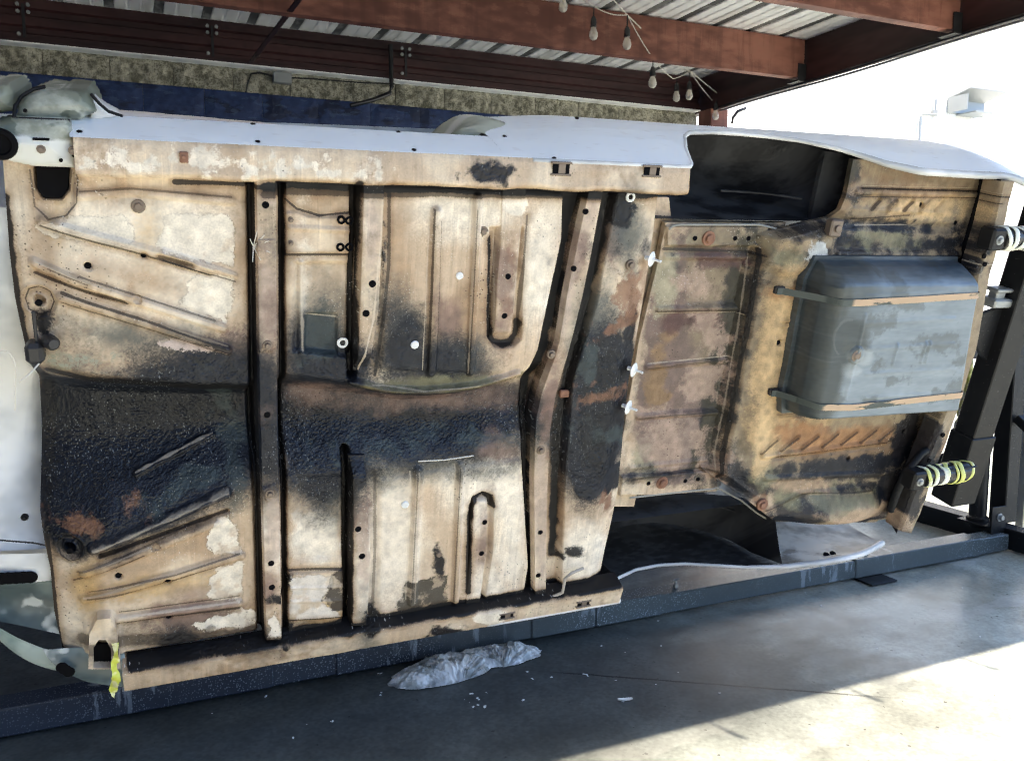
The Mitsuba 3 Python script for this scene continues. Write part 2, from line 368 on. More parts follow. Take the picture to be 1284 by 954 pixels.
def plate(u, v, pts, h, b=0.006):
    return h * sstep(-b, b, dpoly(u, v, pts))
def pit(u, v, c, r, h=-0.02):
    return h * (1 - sstep(r - 0.002, r + 0.0025, np.hypot(u - c[0], v - c[1])))
def interp_edge(pts, t):
    p = np.array(pts, float); s = (p[:, 1] - p[0, 1]) / (p[-1, 1] - p[0, 1])
    return np.interp(t, s, p[:, 0]), p[0, 1] + t * (p[-1, 1] - p[0, 1])
def panel(key, left, right, hfun, bsdf, step=0.004, cols=None, skirt=0.02, smooth=True, **kw):
    """a pressed sheet between a left and a right edge (lists of (u, v), v rising), height hfun(u, v, s, t)"""
    left, right = [tuple(q) for q in left], [tuple(q) for q in right]
    nv = max(4, int((left[-1][1] - left[0][1]) / step)); t = np.linspace(0, 1, nv)
    uL, vL = interp_edge(left, t); uR, vR = interp_edge(right, t)
    s = np.linspace(0, 1, max(4, int(np.max(uR - uL) / step))) if cols is None else np.asarray(cols, float)
    U = uL[:, None] * (1 - s) + uR[:, None] * s; Vv = vL[:, None] * (1 - s) + vR[:, None] * s
    S, Tt = np.broadcast_to(s, U.shape), np.broadcast_to(t[:, None], U.shape)
    H = hfun(U, Vv, S, Tt)
    X = car(U, Vv, H)
    if skirt:
        U2, V2, H2 = (np.pad(a, 1, mode='edge') for a in (U, Vv, H))
        H2[[0, -1]] -= skirt; H2[1:-1, [0, -1]] -= skirt
        X = car(U2, V2, H2)
    return add(key, grid_mesh(X), bsdf, smooth=40 if smooth else False, **kw)

# ---- paint, undercoat, rust, grime, painted shade and highlights of the underside, as marks with places of their own on the car (u, v)
TAN, CREAM, BROWN, OCHRE = (0.55, 0.425, 0.30), (0.82, 0.75, 0.63), (0.33, 0.215, 0.125), (0.46, 0.30, 0.12)
MAUVE, SOOT, TAR, TEAL, OLIVE, RUST = (0.225, 0.150, 0.122), (0.010, 0.013, 0.021), (0.0045, 0.0065, 0.0115), (0.050, 0.068, 0.070), (0.20, 0.19, 0.12), (0.21, 0.105, 0.060)
LAYERS = [  # colour, softness, edge noise, its frequency, squareness, strength, ellipses
    (CREAM, .035, .03, 12, 2, .75, [(-0.145, 0.100, 29.1, 3.1, 0.2, 11.2, 0.034), (-0.108, 1.175, 28.6, 2.4, -1.3, 7.0, 0.035), (0.900, 0.066, 6.7, -0.5, 0.3, 13.7, 0.073), (1.165, 0.217, 16.3, 0.6, -0.7, 5.3, 0.061), (0.127, 0.096, 4.8, 0.3, 0.2, 13.2, 0.076), (0.243, 0.294, 10.7, 0.4, -0.2, 12.1, 0.083), (0.016, 0.211, 9.6, 2.5, -6.2, 24.9, 0.039), (1.099, 1.313, 16.0, -1.4, -2.0, 11.3, 0.060), (0.661, 0.087, 39.7, -1.2, 0.2, 12.0, 0.025), (0.681, 1.194, 33.6, -0.9, -1.5, 8.6, 0.030), (1.037, 0.902, 7.5, -0.6, -0.7, 5.9, 0.129), (0.765, 1.093, 10.0, -0.4, -0.7, 4.4, 0.100), (1.161, 1.062, 17.9, -1.8, -0.6, 4.2, 0.056), (1.444, 1.227, 9.3, -1.3, -1.2, 7.8, 0.100), (0.832, 0.052, 22.6, -1.3, 0.5, 23.6, 0.042)]),
    (BROWN, .035, .035, 11, 2, .75, [(-0.080, 0.173, 51.3, 4.8, 0.0, 10.7, 0.019), (0.100, 0.251, 7.3, 2.1, -8.4, 28.2, 0.034), (0.344, 0.212, 52.1, 1.2, -0.0, 4.9, 0.019), (0.165, 0.039, 4.8, 0.3, 1.4, 53.6, 0.019), (0.537, 0.038, 11.4, -0.1, 0.8, 31.3, 0.032), (0.069, 1.051, 5.2, -1.0, 4.7, 18.9, 0.051), (-0.055, 1.120, 10.2, 0.8, -3.2, 17.6, 0.056), (0.958, 0.379, 13.8, -1.1, -0.3, 8.4, 0.072), (0.753, 0.237, 25.1, -1.1, -0.0, 5.6, 0.040), (1.335, 1.086, 42.5, -5.2, -0.6, 4.7, 0.023), (0.183, 1.273, 6.7, -0.3, -1.7, 25.5, 0.039), (0.599, 0.098, 34.7, -0.7, 0.2, 16.2, 0.029)]),
    (OCHRE, .03, .03, 14, 2, .7, [(-0.078, 1.116, 25.8, 2.1, -1.9, 10.8, 0.039), (0.105, 1.136, 8.1, -0.4, 0.1, 31.4, 0.032), (0.133, 0.134, 47.6, 2.8, 0.2, 18.6, 0.021), (-0.052, 0.044, 78.1, 7.2, 0.5, 18.6, 0.013), (0.549, 1.317, 12.1, -0.1, -4.7, 24.1, 0.040)]),
    (CREAM, .012, .06, 46, 2, .8, [(0.135, -0.035, 17.7, 1.1, 2.5, 62.7, 0.016), (0.271, -0.035, 31.7, 1.2, 2.4, 61.0, 0.016), (0.415, -0.035, 10.4, 0.1, 1.8, 48.5, 0.021), (0.607, -0.028, 16.8, -0.4, 2.3, 64.2, 0.016)]),
    (CREAM, .003, .012, 26, 2, .9, [(1.072, 0.040, 23.2, -2.3, 0.6, 26.8, 0.037), (1.107, 1.407, 17.4, -1.5, -6.0, 30.9, 0.031)]),
    (CREAM, .02, .03, 22, 2, .85, [(0.535, 1.036, 13.4, -0.1, -1.6, 10.8, 0.073), (0.498, 0.342, 96.7, -0.2, -0.2, 6.5, 0.010), (0.406, 0.959, 37.7, 0.4, -1.3, 9.5, 0.026), (0.649, 0.046, 68.8, -1.9, 0.4, 16.3, 0.015)]),
    (MAUVE, .02, .03, 20, 2, .85, [(0.409, 0.329, 41.6, 0.5, -0.2, 8.9, 0.024), (1.066, 0.298, 33.6, -1.4, -0.5, 6.8, 0.030), (1.064, 1.093, 40.3, -1.4, -1.7, 8.5, 0.025), (1.279, 0.170, 34.0, 4.8, -1.9, 8.8, 0.029), (1.250, 0.661, 39.8, 1.0, -1.6, 7.8, 0.025), (1.394, 0.122, 17.0, -2.6, 0.1, 9.4, 0.058), (0.632, 0.652, 5.2, -0.1, -0.8, 10.1, 0.098), (0.335, 0.446, 22.8, 0.5, -0.7, 15.1, 0.044), (0.897, 0.365, 21.1, -1.4, -0.4, 14.1, 0.047), (0.295, 0.455, 17.0, 0.5, -1.6, 32.4, 0.031), (0.668, 0.967, 41.7, -1.1, -1.7, 13.1, 0.024), (1.055, 0.793, 7.6, -0.7, -2.2, 22.9, 0.043), (0.184, 1.245, 7.8, -0.5, -0.3, 20.0, 0.050), (0.396, 1.174, 31.4, 0.4, -2.6, 14.9, 0.032)]),
    (TEAL, .05, .05, 10, 2, .85, [(0.541, 0.410, 11.8, -0.1, -0.3, 7.6, 0.085), (0.556, 0.847, 12.2, -0.1, -1.0, 8.4, 0.081), (0.055, 0.391, 7.9, 1.5, -5.4, 26.3, 0.037), (0.906, 0.503, 9.0, -0.6, -0.7, 13.5, 0.073), (0.762, 0.443, 12.8, -0.6, -0.3, 7.0, 0.078), (0.878, 0.835, 3.6, -0.5, -0.3, 26.2, 0.038), (1.361, 0.417, 11.9, 0.6, -1.1, 5.6, 0.084), (1.457, 0.145, 14.1, -2.3, 0.1, 13.8, 0.066), (0.686, 1.359, 32.8, -0.9, -2.7, 13.7, 0.030), (0.419, 0.121, 51.6, 0.6, 0.2, 19.1, 0.019), (1.434, 0.086, 18.6, -3.0, 0.2, 10.6, 0.053)]),
    (SOOT, .055, .06, 9, 2, .97, [(0.100, 0.701, 3.1, 0.2, -0.5, 4.7, 0.212), (-0.084, 0.683, 10.1, 0.9, -0.4, 4.1, 0.098), (0.254, 0.509, 6.4, 0.6, -1.8, 13.1, 0.075), (0.403, 0.646, 28.0, 0.4, -0.4, 5.1, 0.036), (0.542, 0.549, 7.7, -0.1, -0.5, 7.6, 0.126), (0.762, 0.455, 17.3, -6.8, 2.9, 8.7, 0.054), (0.821, 0.688, 2.4, -0.2, -0.3, 10.2, 0.098), (0.943, 0.512, 12.0, -0.9, -1.0, 18.3, 0.054), (0.590, 0.812, 10.9, -0.2, -1.6, 14.9, 0.066), (1.438, 0.716, 7.0, -0.0, -0.7, 3.3, 0.142), (1.346, 0.822, 11.6, -1.5, -0.6, 5.8, 0.085), (0.530, 0.456, 13.8, -0.1, -0.5, 11.5, 0.072), (0.202, 1.328, 4.2, -0.1, -3.5, 29.3, 0.034), (0.401, 0.071, 52.4, 0.8, 1.3, 63.4, 0.016), (1.123, 0.678, 11.1, -1.1, -1.0, 13.4, 0.072)]),
    (TAR, .030, .04, 24, 2, .97, [(0.053, 0.679, 3.5, -0.1, 0.2, 5.7, 0.176), (-0.107, 0.798, 14.2, 1.3, -0.6, 4.8, 0.070), (0.236, 0.533, 6.2, 0.5, -1.8, 14.7, 0.068), (0.778, 0.455, 19.7, 6.9, -4.5, 9.9, 0.048)]),
    (TAR, .008, .022, 38, 2, .97, [ (0.923, 1.191, 62.7, -3.9, -3.6, 22.3, 0.016), (0.460, 1.176, 71.8, 0.3, -6.2, 35.5, 0.014), (0.446, 1.344, 52.8, 0.3, -5.8, 28.3, 0.019), (0.976, -0.039, 15.0, -1.3, 1.1, 31.6, 0.032), (0.955, 1.438, 13.9, -0.9, -7.0, 34.7, 0.028), (1.420, 0.940, 16.9, -2.3, -1.3, 11.2, 0.057), (1.535, 0.968, 19.2, -3.0, -1.9, 16.5, 0.048), (1.413, 1.229, 36.4, -4.8, -8.2, 52.1, 0.018), (1.364, 1.244, 66.3, -8.2, -10.1, 62.7, 0.014), (1.415, 0.056, 22.0, -3.5, 0.4, 21.4, 0.043), (1.443, 0.831, 9.9, -0.5, -1.0, 5.8, 0.100), (1.440, 0.538, 10.3, -1.6, -0.5, 9.8, 0.090), (0.423, 1.212, 43.4, 0.4, -10.7, 58.8, 0.016), (0.706, 1.348, 43.5, -1.3, -4.0, 20.5, 0.023), (0.230, 1.297, 56.8, 2.0, -12.0, 58.8, 0.016), (-0.111, 0.355, 66.7, 6.4, -1.2, 36.0, 0.015), (0.709, 0.247, 114.3, -4.2, -0.1, 11.3, 0.009), (-0.181, 1.239, 87.1, 8.2, -7.9, 37.8, 0.011), (1.515, 0.502, 28.3, -0.3, -1.1, 6.3, 0.035)]),
    (TEAL, .02, .05, 20, 2, .55, [(0.545, 0.422, 19.6, -0.2, -0.4, 9.6, 0.051), (0.549, 0.852, 16.9, -0.2, -1.5, 12.9, 0.059), (0.191, 0.835, 9.4, -2.9, 15.6, 38.2, 0.024), (0.906, 0.503, 12.2, -0.8, -1.3, 25.4, 0.039), (1.032, 0.684, 7.8, -1.0, -1.0, 37.7, 0.027), (1.035, 0.874, 9.5, -1.7, 0.0, 50.6, 0.020), (1.392, 0.536, 24.8, 1.1, -2.7, 12.6, 0.040), (1.500, 0.779, 12.3, 1.3, -13.9, 43.7, 0.022), (0.333, 0.513, 19.1, 0.5, -2.6, 44.2, 0.023), (1.469, 0.218, 36.1, -5.9, -0.1, 13.5, 0.027)]),
    (RUST, .018, .05, 30, 2, .45, [(-0.088, 0.939, 20.5, 1.7, -5.5, 37.4, 0.026), (1.488, 0.306, 17.8, -2.9, -0.4, 19.8, 0.048), (1.477, 0.408, 14.8, -9.7, 17.2, 40.6, 0.023), (1.235, 0.489, 41.7, -5.0, -2.6, 55.6, 0.018), (1.553, 1.085, 24.7, -3.8, -3.9, 29.0, 0.032), (0.404, 0.434, 61.5, 0.8, -2.5, 56.1, 0.016), (0.052, 0.849, 57.4, 3.7, -6.5, 51.8, 0.017), (1.260, 0.702, 51.2, -1.6, -2.0, 12.3, 0.019), (1.638, 1.258, 22.0, -3.6, -5.9, 37.9, 0.026), (1.081, 0.251, 101.3, -9.9, -0.2, 14.2, 0.010), (1.537, 0.294, 43.9, -7.6, -0.2, 15.1, 0.022)]),
    # axle floor
    ((0.165, .115, .098), .02, .04, 14, 2, .95, [(1.883, 0.584, 4.8, -0.0, -0.4, 1.8, 0.206)]),
    ((0.38, .34, .235), .015, .03, 22, 2, .9, [(1.726, 0.307, 22.7, -1.5, -0.8, 8.0, 0.044), (1.922, 0.184, 7.7, -1.7, 0.5, 91.4, 0.011), (1.767, 1.015, 21.0, -3.6, -1.6, 15.2, 0.045), (2.038, 0.210, 13.7, -3.4, -0.0, 14.1, 0.064)]),
    ((0.30, .225, .185), .02, .08, 16, 2, .7, [(1.967, 0.727, 10.9, -0.6, -2.0, 10.8, 0.082), (1.895, 0.962, 7.6, -1.4, -0.8, 8.4, 0.108), (1.908, 0.351, 12.6, -2.7, -0.3, 17.6, 0.056)]),
    ((0.26, .165, .085), .015, .03, 24, 2, .8, [(1.749, 0.682, 30.0, -0.8, -1.6, 8.4, 0.033), (1.776, 0.761, 25.1, -4.5, -1.6, 23.1, 0.037), (1.772, 0.520, 25.7, -4.8, -1.3, 34.3, 0.028)]),
    ((0.12, .065, .05), .02, .04, 24, 2, .8, [(1.770, 0.477, 22.2, -4.1, -0.8, 24.8, 0.038), (1.866, 0.465, 16.8, -3.4, -0.9, 28.6, 0.034), (2.074, 0.562, 45.9, 0.7, -1.2, 5.6, 0.022)]),
    (SOOT, .035, .05, 18, 2, .95, [(1.912, 0.244, 9.0, -1.9, -0.0, 18.0, 0.055), (2.135, 0.565, 15.1, 0.1, -0.5, 2.2, 0.066), (2.119, 1.086, 13.0, -0.4, -2.0, 7.4, 0.076), (1.840, 0.179, 6.3, -1.3, 0.6, 92.5, 0.011), (1.898, 1.069, 4.8, -1.3, -1.3, 48.5, 0.021)]),
    # boot floor
    ((0.235, .185, .120), .03, .03, 12, 2, .85, [(2.612, 0.458, 1.3, -0.4, -0.0, 1.0, 0.676)]),
    ((0.42, .295, .165), .02, .035, 20, 2, .85, [(2.170, 0.533, 12.5, -0.1, -0.6, 2.8, 0.080), (2.356, 0.893, 6.6, -1.8, -0.7, 7.5, 0.120), (2.659, 0.028, 4.4, -1.6, 0.4, 16.1, 0.062)]),
    ((0.20, .125, .070), .03, .04, 18, 2, .85, [(2.741, 0.984, 2.7, -1.3, 0.3, 13.4, 0.074), (2.555, -0.052, 3.9, -1.1, 0.2, 36.9, 0.027), (2.281, -0.017, 9.6, -2.9, 0.4, 12.5, 0.076)]),
    (SOOT, .02, .05, 24, 2, .9, [(2.024, 0.646, 20.1, 0.2, -0.4, 1.9, 0.050), (2.568, 0.115, 4.0, -1.2, -0.9, 58.9, 0.017), (2.771, 0.178, 5.5, -2.5, 2.1, 36.6, 0.027), (2.386, 0.193, 8.1, -2.5, 0.0, 25.1, 0.040), (2.265, -0.069, 12.2, -3.6, 0.5, 14.7, 0.064), (2.651, 1.096, 2.7, -1.1, -0.3, 16.8, 0.059), (3.034, 1.082, 11.1, -4.0, -1.4, 13.4, 0.066), (2.393, 0.007, 7.0, -2.2, 1.2, 46.0, 0.022), (2.233, 0.306, 8.4, -2.3, -0.6, 43.6, 0.023), (2.353, 0.541, 43.7, -1.2, -0.8, 3.7, 0.023), (2.224, 1.118, 11.1, -2.7, -1.7, 14.5, 0.064), (2.653, 0.231, 2.6, -0.9, -0.2, 56.2, 0.018), (2.186, 0.133, 9.8, -2.7, 0.6, 61.1, 0.016), (2.452, 1.253, 8.3, 3.3, -6.0, 10.4, 0.082), (2.890, 1.311, 16.2, -5.3, -1.1, 8.7, 0.057)]),  # includes a shadow painted along the top edge of the tank
    (OLIVE, .02, .05, 22, 2, .8, [(2.178, 0.230, 14.5, -3.9, -0.1, 29.9, 0.033), (2.552, 0.158, 8.9, -2.9, 0.3, 43.4, 0.023), (2.599, 1.199, 4.9, -1.7, -2.1, 26.9, 0.037), (2.254, 1.087, 18.9, -4.7, -2.1, 18.1, 0.045)]),
    ((0.60, .62, .60), .008, .03, 50, 2, .8, [(2.244, 0.193, 27.0, 4.7, -7.0, 26.0, 0.035), (2.319, 0.233, 14.0, -4.1, -0.3, 87.9, 0.011)]),
    (RUST, .012, .03, 30, 2, .7, [(2.263, 1.199, 26.2, -6.4, -4.6, 35.3, 0.026), (2.160, 0.357, 20.6, -5.4, -0.9, 43.5, 0.023), (2.245, 0.685, 22.9, -6.0, -3.3, 53.1, 0.019), (2.400, 0.914, 8.7, -2.4, -1.9, 21.2, 0.046), (3.022, 0.035, 29.4, -3.4, -1.4, 11.7, 0.034)]),
]
SOOT2, TAR2 = (0.021, 0.022, 0.028), (0.011, 0.012, 0.015)
LAYERS += [
    (SOOT, .05, .05, 10, 2, .98, [(0.049, 0.740, 3.4, 0.0, -0.1, 4.9, 0.205), (-0.090, 0.712, 9.1, 0.8, -0.4, 4.0, 0.110), (-0.056, 0.875, 6.9, 0.6, -0.9, 7.1, 0.138), (0.131, 0.864, 5.7, -1.5, 3.9, 10.7, 0.088), (0.265, 0.606, 7.0, 0.2, -0.6, 8.5, 0.117), (0.574, 0.657, 6.7, -0.1, -0.7, 8.4, 0.118), (0.832, 0.691, 2.7, -0.3, -0.2, 9.6, 0.104), (1.031, 0.697, 6.4, -0.5, -0.9, 11.0, 0.090), (1.449, 0.731, 6.4, -0.0, -0.8, 3.6, 0.153), (0.531, 0.490, 11.7, -0.1, -0.8, 14.4, 0.069), (0.635, 0.791, 14.4, -0.3, -1.7, 16.2, 0.060), (0.774, 0.467, 19.7, -0.9, -0.6, 12.3, 0.051)]),
    (SOOT, .060, .06, 12, 2, .98, [(0.190, 0.691, 3.3, 0.2, -0.5, 5.2, 0.190), (0.550, 0.663, 5.0, -0.0, -0.5, 5.8, 0.171), (0.782, 0.716, 2.2, -0.2, -0.2, 7.7, 0.130), (1.028, 0.706, 4.8, -0.6, -0.3, 9.3, 0.107), (0.541, 0.479, 10.1, -0.1, -0.4, 8.7, 0.098), (0.907, 0.510, 8.3, -0.5, -0.6, 11.9, 0.083), (0.333, 0.536, 12.4, 0.3, -0.5, 7.3, 0.081), (0.556, 0.821, 10.0, -0.1, -0.8, 7.2, 0.099), (0.130, 0.861, 5.4, -1.4, 4.1, 11.4, 0.082), (-0.039, 0.922, 8.6, -1.7, 4.2, 13.3, 0.071)]),
    (SOOT, .018, .02, 26, 2, .97, [(0.399, 0.639, 24.1, 0.3, -0.4, 4.8, 0.042), (0.375, 0.504, 62.1, 1.1, -0.3, 4.9, 0.016), (0.655, 0.485, 20.6, -0.6, -1.0, 19.5, 0.048), (0.660, 0.833, 30.4, -0.8, -2.6, 23.9, 0.032), (1.429, 0.578, 8.7, -0.5, -0.9, 6.2, 0.113), (1.433, 0.888, 11.1, -0.6, -1.3, 6.9, 0.088)]),
    (TAR, .008, .02, 40, 2, .98, [(0.031, 0.704, 4.3, -0.1, 0.3, 7.5, 0.133), (-0.086, 0.864, 11.9, 1.0, -0.8, 6.6, 0.084), (0.235, 0.609, 7.4, 0.3, -0.9, 12.5, 0.080), (1.461, 0.718, 10.5, -0.0, -1.0, 4.6, 0.095), (0.896, 0.731, 4.4, -0.5, -0.7, 23.4, 0.043), (0.552, 0.693, 11.1, -0.1, -1.1, 13.3, 0.074)]),
    (MAUVE, .03, .04, 16, 2, .6, [(0.551, 0.618, 11.2, -0.1, -2.1, 29.1, 0.034), (0.926, 0.658, 5.7, -0.6, -1.5, 38.3, 0.026), (1.090, 0.807, 15.6, -1.4, -2.5, 25.8, 0.038), (0.209, 1.168, 15.5, 0.6, -6.6, 36.8, 0.027), (1.244, 0.567, 61.7, -7.3, -1.1, 19.0, 0.016)]),
    ((0.16, .15, .085), .012, .02, 30, 2, .8, [(0.911, 0.570, 4.6, -0.5, -0.5, 56.6, 0.018)]),
    (TEAL, .018, .05, 22, 2, .6, [(1.378, 0.535, 29.1, 1.3, -2.4, 11.2, 0.034), (1.508, 0.794, 10.6, 1.1, -15.9, 49.7, 0.019), (0.998, 0.770, 6.4, -0.8, -1.9, 52.4, 0.019), (0.315, 0.770, 33.1, 0.9, -0.8, 7.9, 0.030), (0.183, 0.846, 8.6, -2.6, 17.2, 41.8, 0.022), (0.541, 0.422, 23.5, -0.2, -0.6, 14.7, 0.042), (0.736, 0.777, 7.0, -0.7, -1.0, 47.4, 0.021)]),
    (RUST, .016, .05, 30, 2, .70, [(1.486, 0.323, 17.8, -2.9, -0.3, 16.4, 0.053), (1.467, 0.415, 12.5, -8.2, 19.6, 46.4, 0.020), (1.395, 0.656, 13.4, -3.3, 1.9, 58.9, 0.017), (0.049, 0.885, 50.3, 3.3, -5.7, 44.8, 0.020), (1.527, 1.056, 32.4, -4.9, -4.6, 35.8, 0.026), (-0.087, 0.934, 20.5, 1.7, -6.7, 45.8, 0.022)]),
]
POLYS = [  # scraped patches down to pale primer, and gasket remains: colour, edge noise, outline
    (CREAM, .010, [(-0.0161, 0.0944), (0.0152, 0.0948), (0.0804, 0.1002), (0.101, 0.1244), (0.1039, 0.1607), (0.0655, 0.1667), (0.0102, 0.1574), (-0.0878, 0.1505), (-0.1015, 0.1267), (-0.0877, 0.1156), (-0.0574, 0.1189), (-0.0351, 0.1057)]),
    (CREAM, .008, [(0.1686, 0.1026), (0.1939, 0.0927), (0.3175, 0.0906), (0.3299, 0.112), (0.3271, 0.2206), (0.2876, 0.2102), (0.2285, 0.2019), (0.1697, 0.182), (0.1581, 0.1663), (0.1683, 0.141)]),
    (CREAM, .009, [(0.2208, 0.2542), (0.2362, 0.2402), (0.3263, 0.2494), (0.3166, 0.3224), (0.3039, 0.3624), (0.2639, 0.3506), (0.188, 0.3233), (0.2093, 0.3032), (0.2142, 0.2765)]),
    ((0.55, .45, .40), .012, [(0.137, 0.4158), (0.1787, 0.4005), (0.2288, 0.4197), (0.3013, 0.4491), (0.2701, 0.4476), (0.2184, 0.4387), (0.1676, 0.4342)]),
    (CREAM, .008, [(0.2874, 0.9244), (0.3178, 0.9829), (0.3211, 1.0254), (0.3313, 1.0562), (0.3029, 1.0584), (0.2557, 1.051), (0.2398, 1.0209), (0.2372, 0.9764), (0.2592, 0.9487)]),
    (CREAM, .008, [(0.3306, 1.0857), (0.3238, 1.143), (0.322, 1.2189), (0.2234, 1.2032), (0.2392, 1.1568), (0.2402, 1.1285), (0.2649, 1.0991)]),
    (CREAM, .008, [(0.191, 1.2831), (0.2175, 1.2744), (0.2774, 1.2637), (0.3213, 1.2497), (0.3582, 1.271), (0.3668, 1.3043), (0.3196, 1.3222), (0.276, 1.3089), (0.2291, 1.3164)]),
    (CREAM, .006, [(0.3908, 1.2752), (0.4127, 1.2568), (0.4249, 1.305), (0.4339, 1.3431), (0.39, 1.3382), (0.3995, 1.3084)]),
    ((0.74, .68, .60), .008, [(0.4598, 1.1566), (0.5821, 1.1775), (0.5862, 1.2098), (0.5505, 1.2585), (0.61, 1.3259), (0.6102, 1.338), (0.4592, 1.3198), (0.4436, 1.2847), (0.4661, 1.2342)]),
    ((0.030, .026, .024), .010, [(0.5856, 1.1667), (0.6168, 1.1605), (0.6246, 1.3109), (0.5899, 1.2982), (0.5566, 1.2596), (0.5767, 1.2226)]),
    ((0.048, .046, .038), .008, [(0.8255, 1.24), (0.9032, 1.2415), (0.9555, 1.2413), (0.9567, 1.3424), (0.9104, 1.3627), (0.8146, 1.3597), (0.7921, 1.3308), (0.8068, 1.2849)]),
]
LAYERS += [
    ((0.44, .345, .275), .010, .016, 26, 2, .8, [(0.404, 0.310, 46.4, 0.6, -0.2, 9.5, 0.022), (0.411, 0.030, 44.5, 0.5, 0.9, 34.8, 0.022), (0.407, 0.981, 41.6, 0.5, -1.3, 9.1, 0.024), (0.667, 0.121, 53.2, -1.7, 0.1, 8.0, 0.019), (0.671, 1.085, 46.0, -1.3, -1.1, 7.2, 0.022), (1.302, 0.072, 42.1, 5.9, -2.9, 14.6, 0.023), (1.262, 0.308, 46.6, 4.7, -1.5, 6.9, 0.021), (1.266, 1.095, 43.4, -5.0, -0.6, 4.1, 0.023)]),
    (MAUVE, .010, .018, 30, 2, .55, [(0.405, 0.348, 56.3, 0.7, -0.4, 13.8, 0.018), (1.245, 0.652, 45.1, 1.1, -1.8, 8.5, 0.022), (1.287, 0.188, 47.1, 4.6, -3.7, 19.3, 0.021)]),
    ((0.60, .43, .235), .016, .03, 20, 2, .85, [(2.167, 0.563, 16.1, -0.1, -0.9, 3.9, 0.062), (2.212, 0.947, 18.7, -0.9, -1.9, 7.7, 0.053), (2.723, 0.047, 5.6, -2.0, 0.5, 24.9, 0.040)]),
    ((0.34, .18, .085), .018, .03, 24, 2, .85, [(2.568, 0.954, 4.5, -1.9, 0.3, 23.2, 0.043), (2.360, 0.911, 10.1, -2.7, -1.7, 18.7, 0.052), (2.160, 0.357, 20.6, -5.4, -0.9, 43.5, 0.023)]),
    ((0.055, .050, .036), .014, .035, 26, 2, .9, [(2.006, 0.556, 25.9, 0.4, -0.5, 2.3, 0.039), (2.017, 0.928, 22.9, -0.6, -1.3, 5.2, 0.044), (2.282, -0.070, 14.5, -4.3, 0.5, 14.7, 0.060)]),
    (SOOT, .012, .03, 34, 2, .92, [(2.929, 0.982, 14.9, 1.2, -2.4, 6.7, 0.066), (2.913, 1.204, 13.3, -0.5, -3.1, 9.4, 0.071), (3.001, 0.131, 47.4, -6.1, -1.2, 8.8, 0.021), (2.894, 0.218, 24.7, -10.0, -0.1, 28.2, 0.031), (2.665, 1.072, 2.8, -1.2, -0.4, 24.5, 0.041), (2.599, 0.118, 4.3, -1.3, -0.9, 58.6, 0.017), (2.783, 0.178, 6.0, -2.7, 2.3, 41.1, 0.024), (3.048, 1.121, 12.3, -4.4, -1.1, 10.2, 0.070), (2.368, 0.159, 11.6, -3.5, 0.3, 44.5, 0.022), (2.802, 1.175, 3.3, -1.3, -4.9, 66.3, 0.015), (2.426, 1.304, 8.0, -0.6, -8.1, 27.9, 0.034)]),
    ((0.42, .30, .20), .014, .03, 24, 2, .8, [(2.776, 1.296, 4.9, -1.9, -1.3, 18.4, 0.054), (2.461, 1.139, 7.4, -2.0, -4.1, 35.1, 0.028), (2.644, -0.013, 4.4, -1.4, 0.1, 60.2, 0.017)]),
    ((0.10, .055, .050), .016, .03, 30, 2, .9, [(1.920, 0.253, 10.2, -2.2, -0.1, 25.7, 0.039), (1.785, 0.468, 22.1, -4.2, -1.1, 34.7, 0.028), (1.899, 0.466, 13.7, -2.8, -0.9, 28.5, 0.035)]),
    ((0.40, .29, .225), .020, .09, 15, 2, .75, [(1.869, 0.350, 15.3, -3.1, -0.2, 14.7, 0.060), (1.945, 0.557, 18.4, -3.9, -0.8, 18.5, 0.048), (1.939, 0.725, 11.2, -2.3, -0.8, 12.3, 0.075), (1.830, 0.891, 12.2, -2.2, -0.7, 7.8, 0.079), (2.003, 0.973, 20.0, -4.1, -0.9, 8.8, 0.049)]),
]
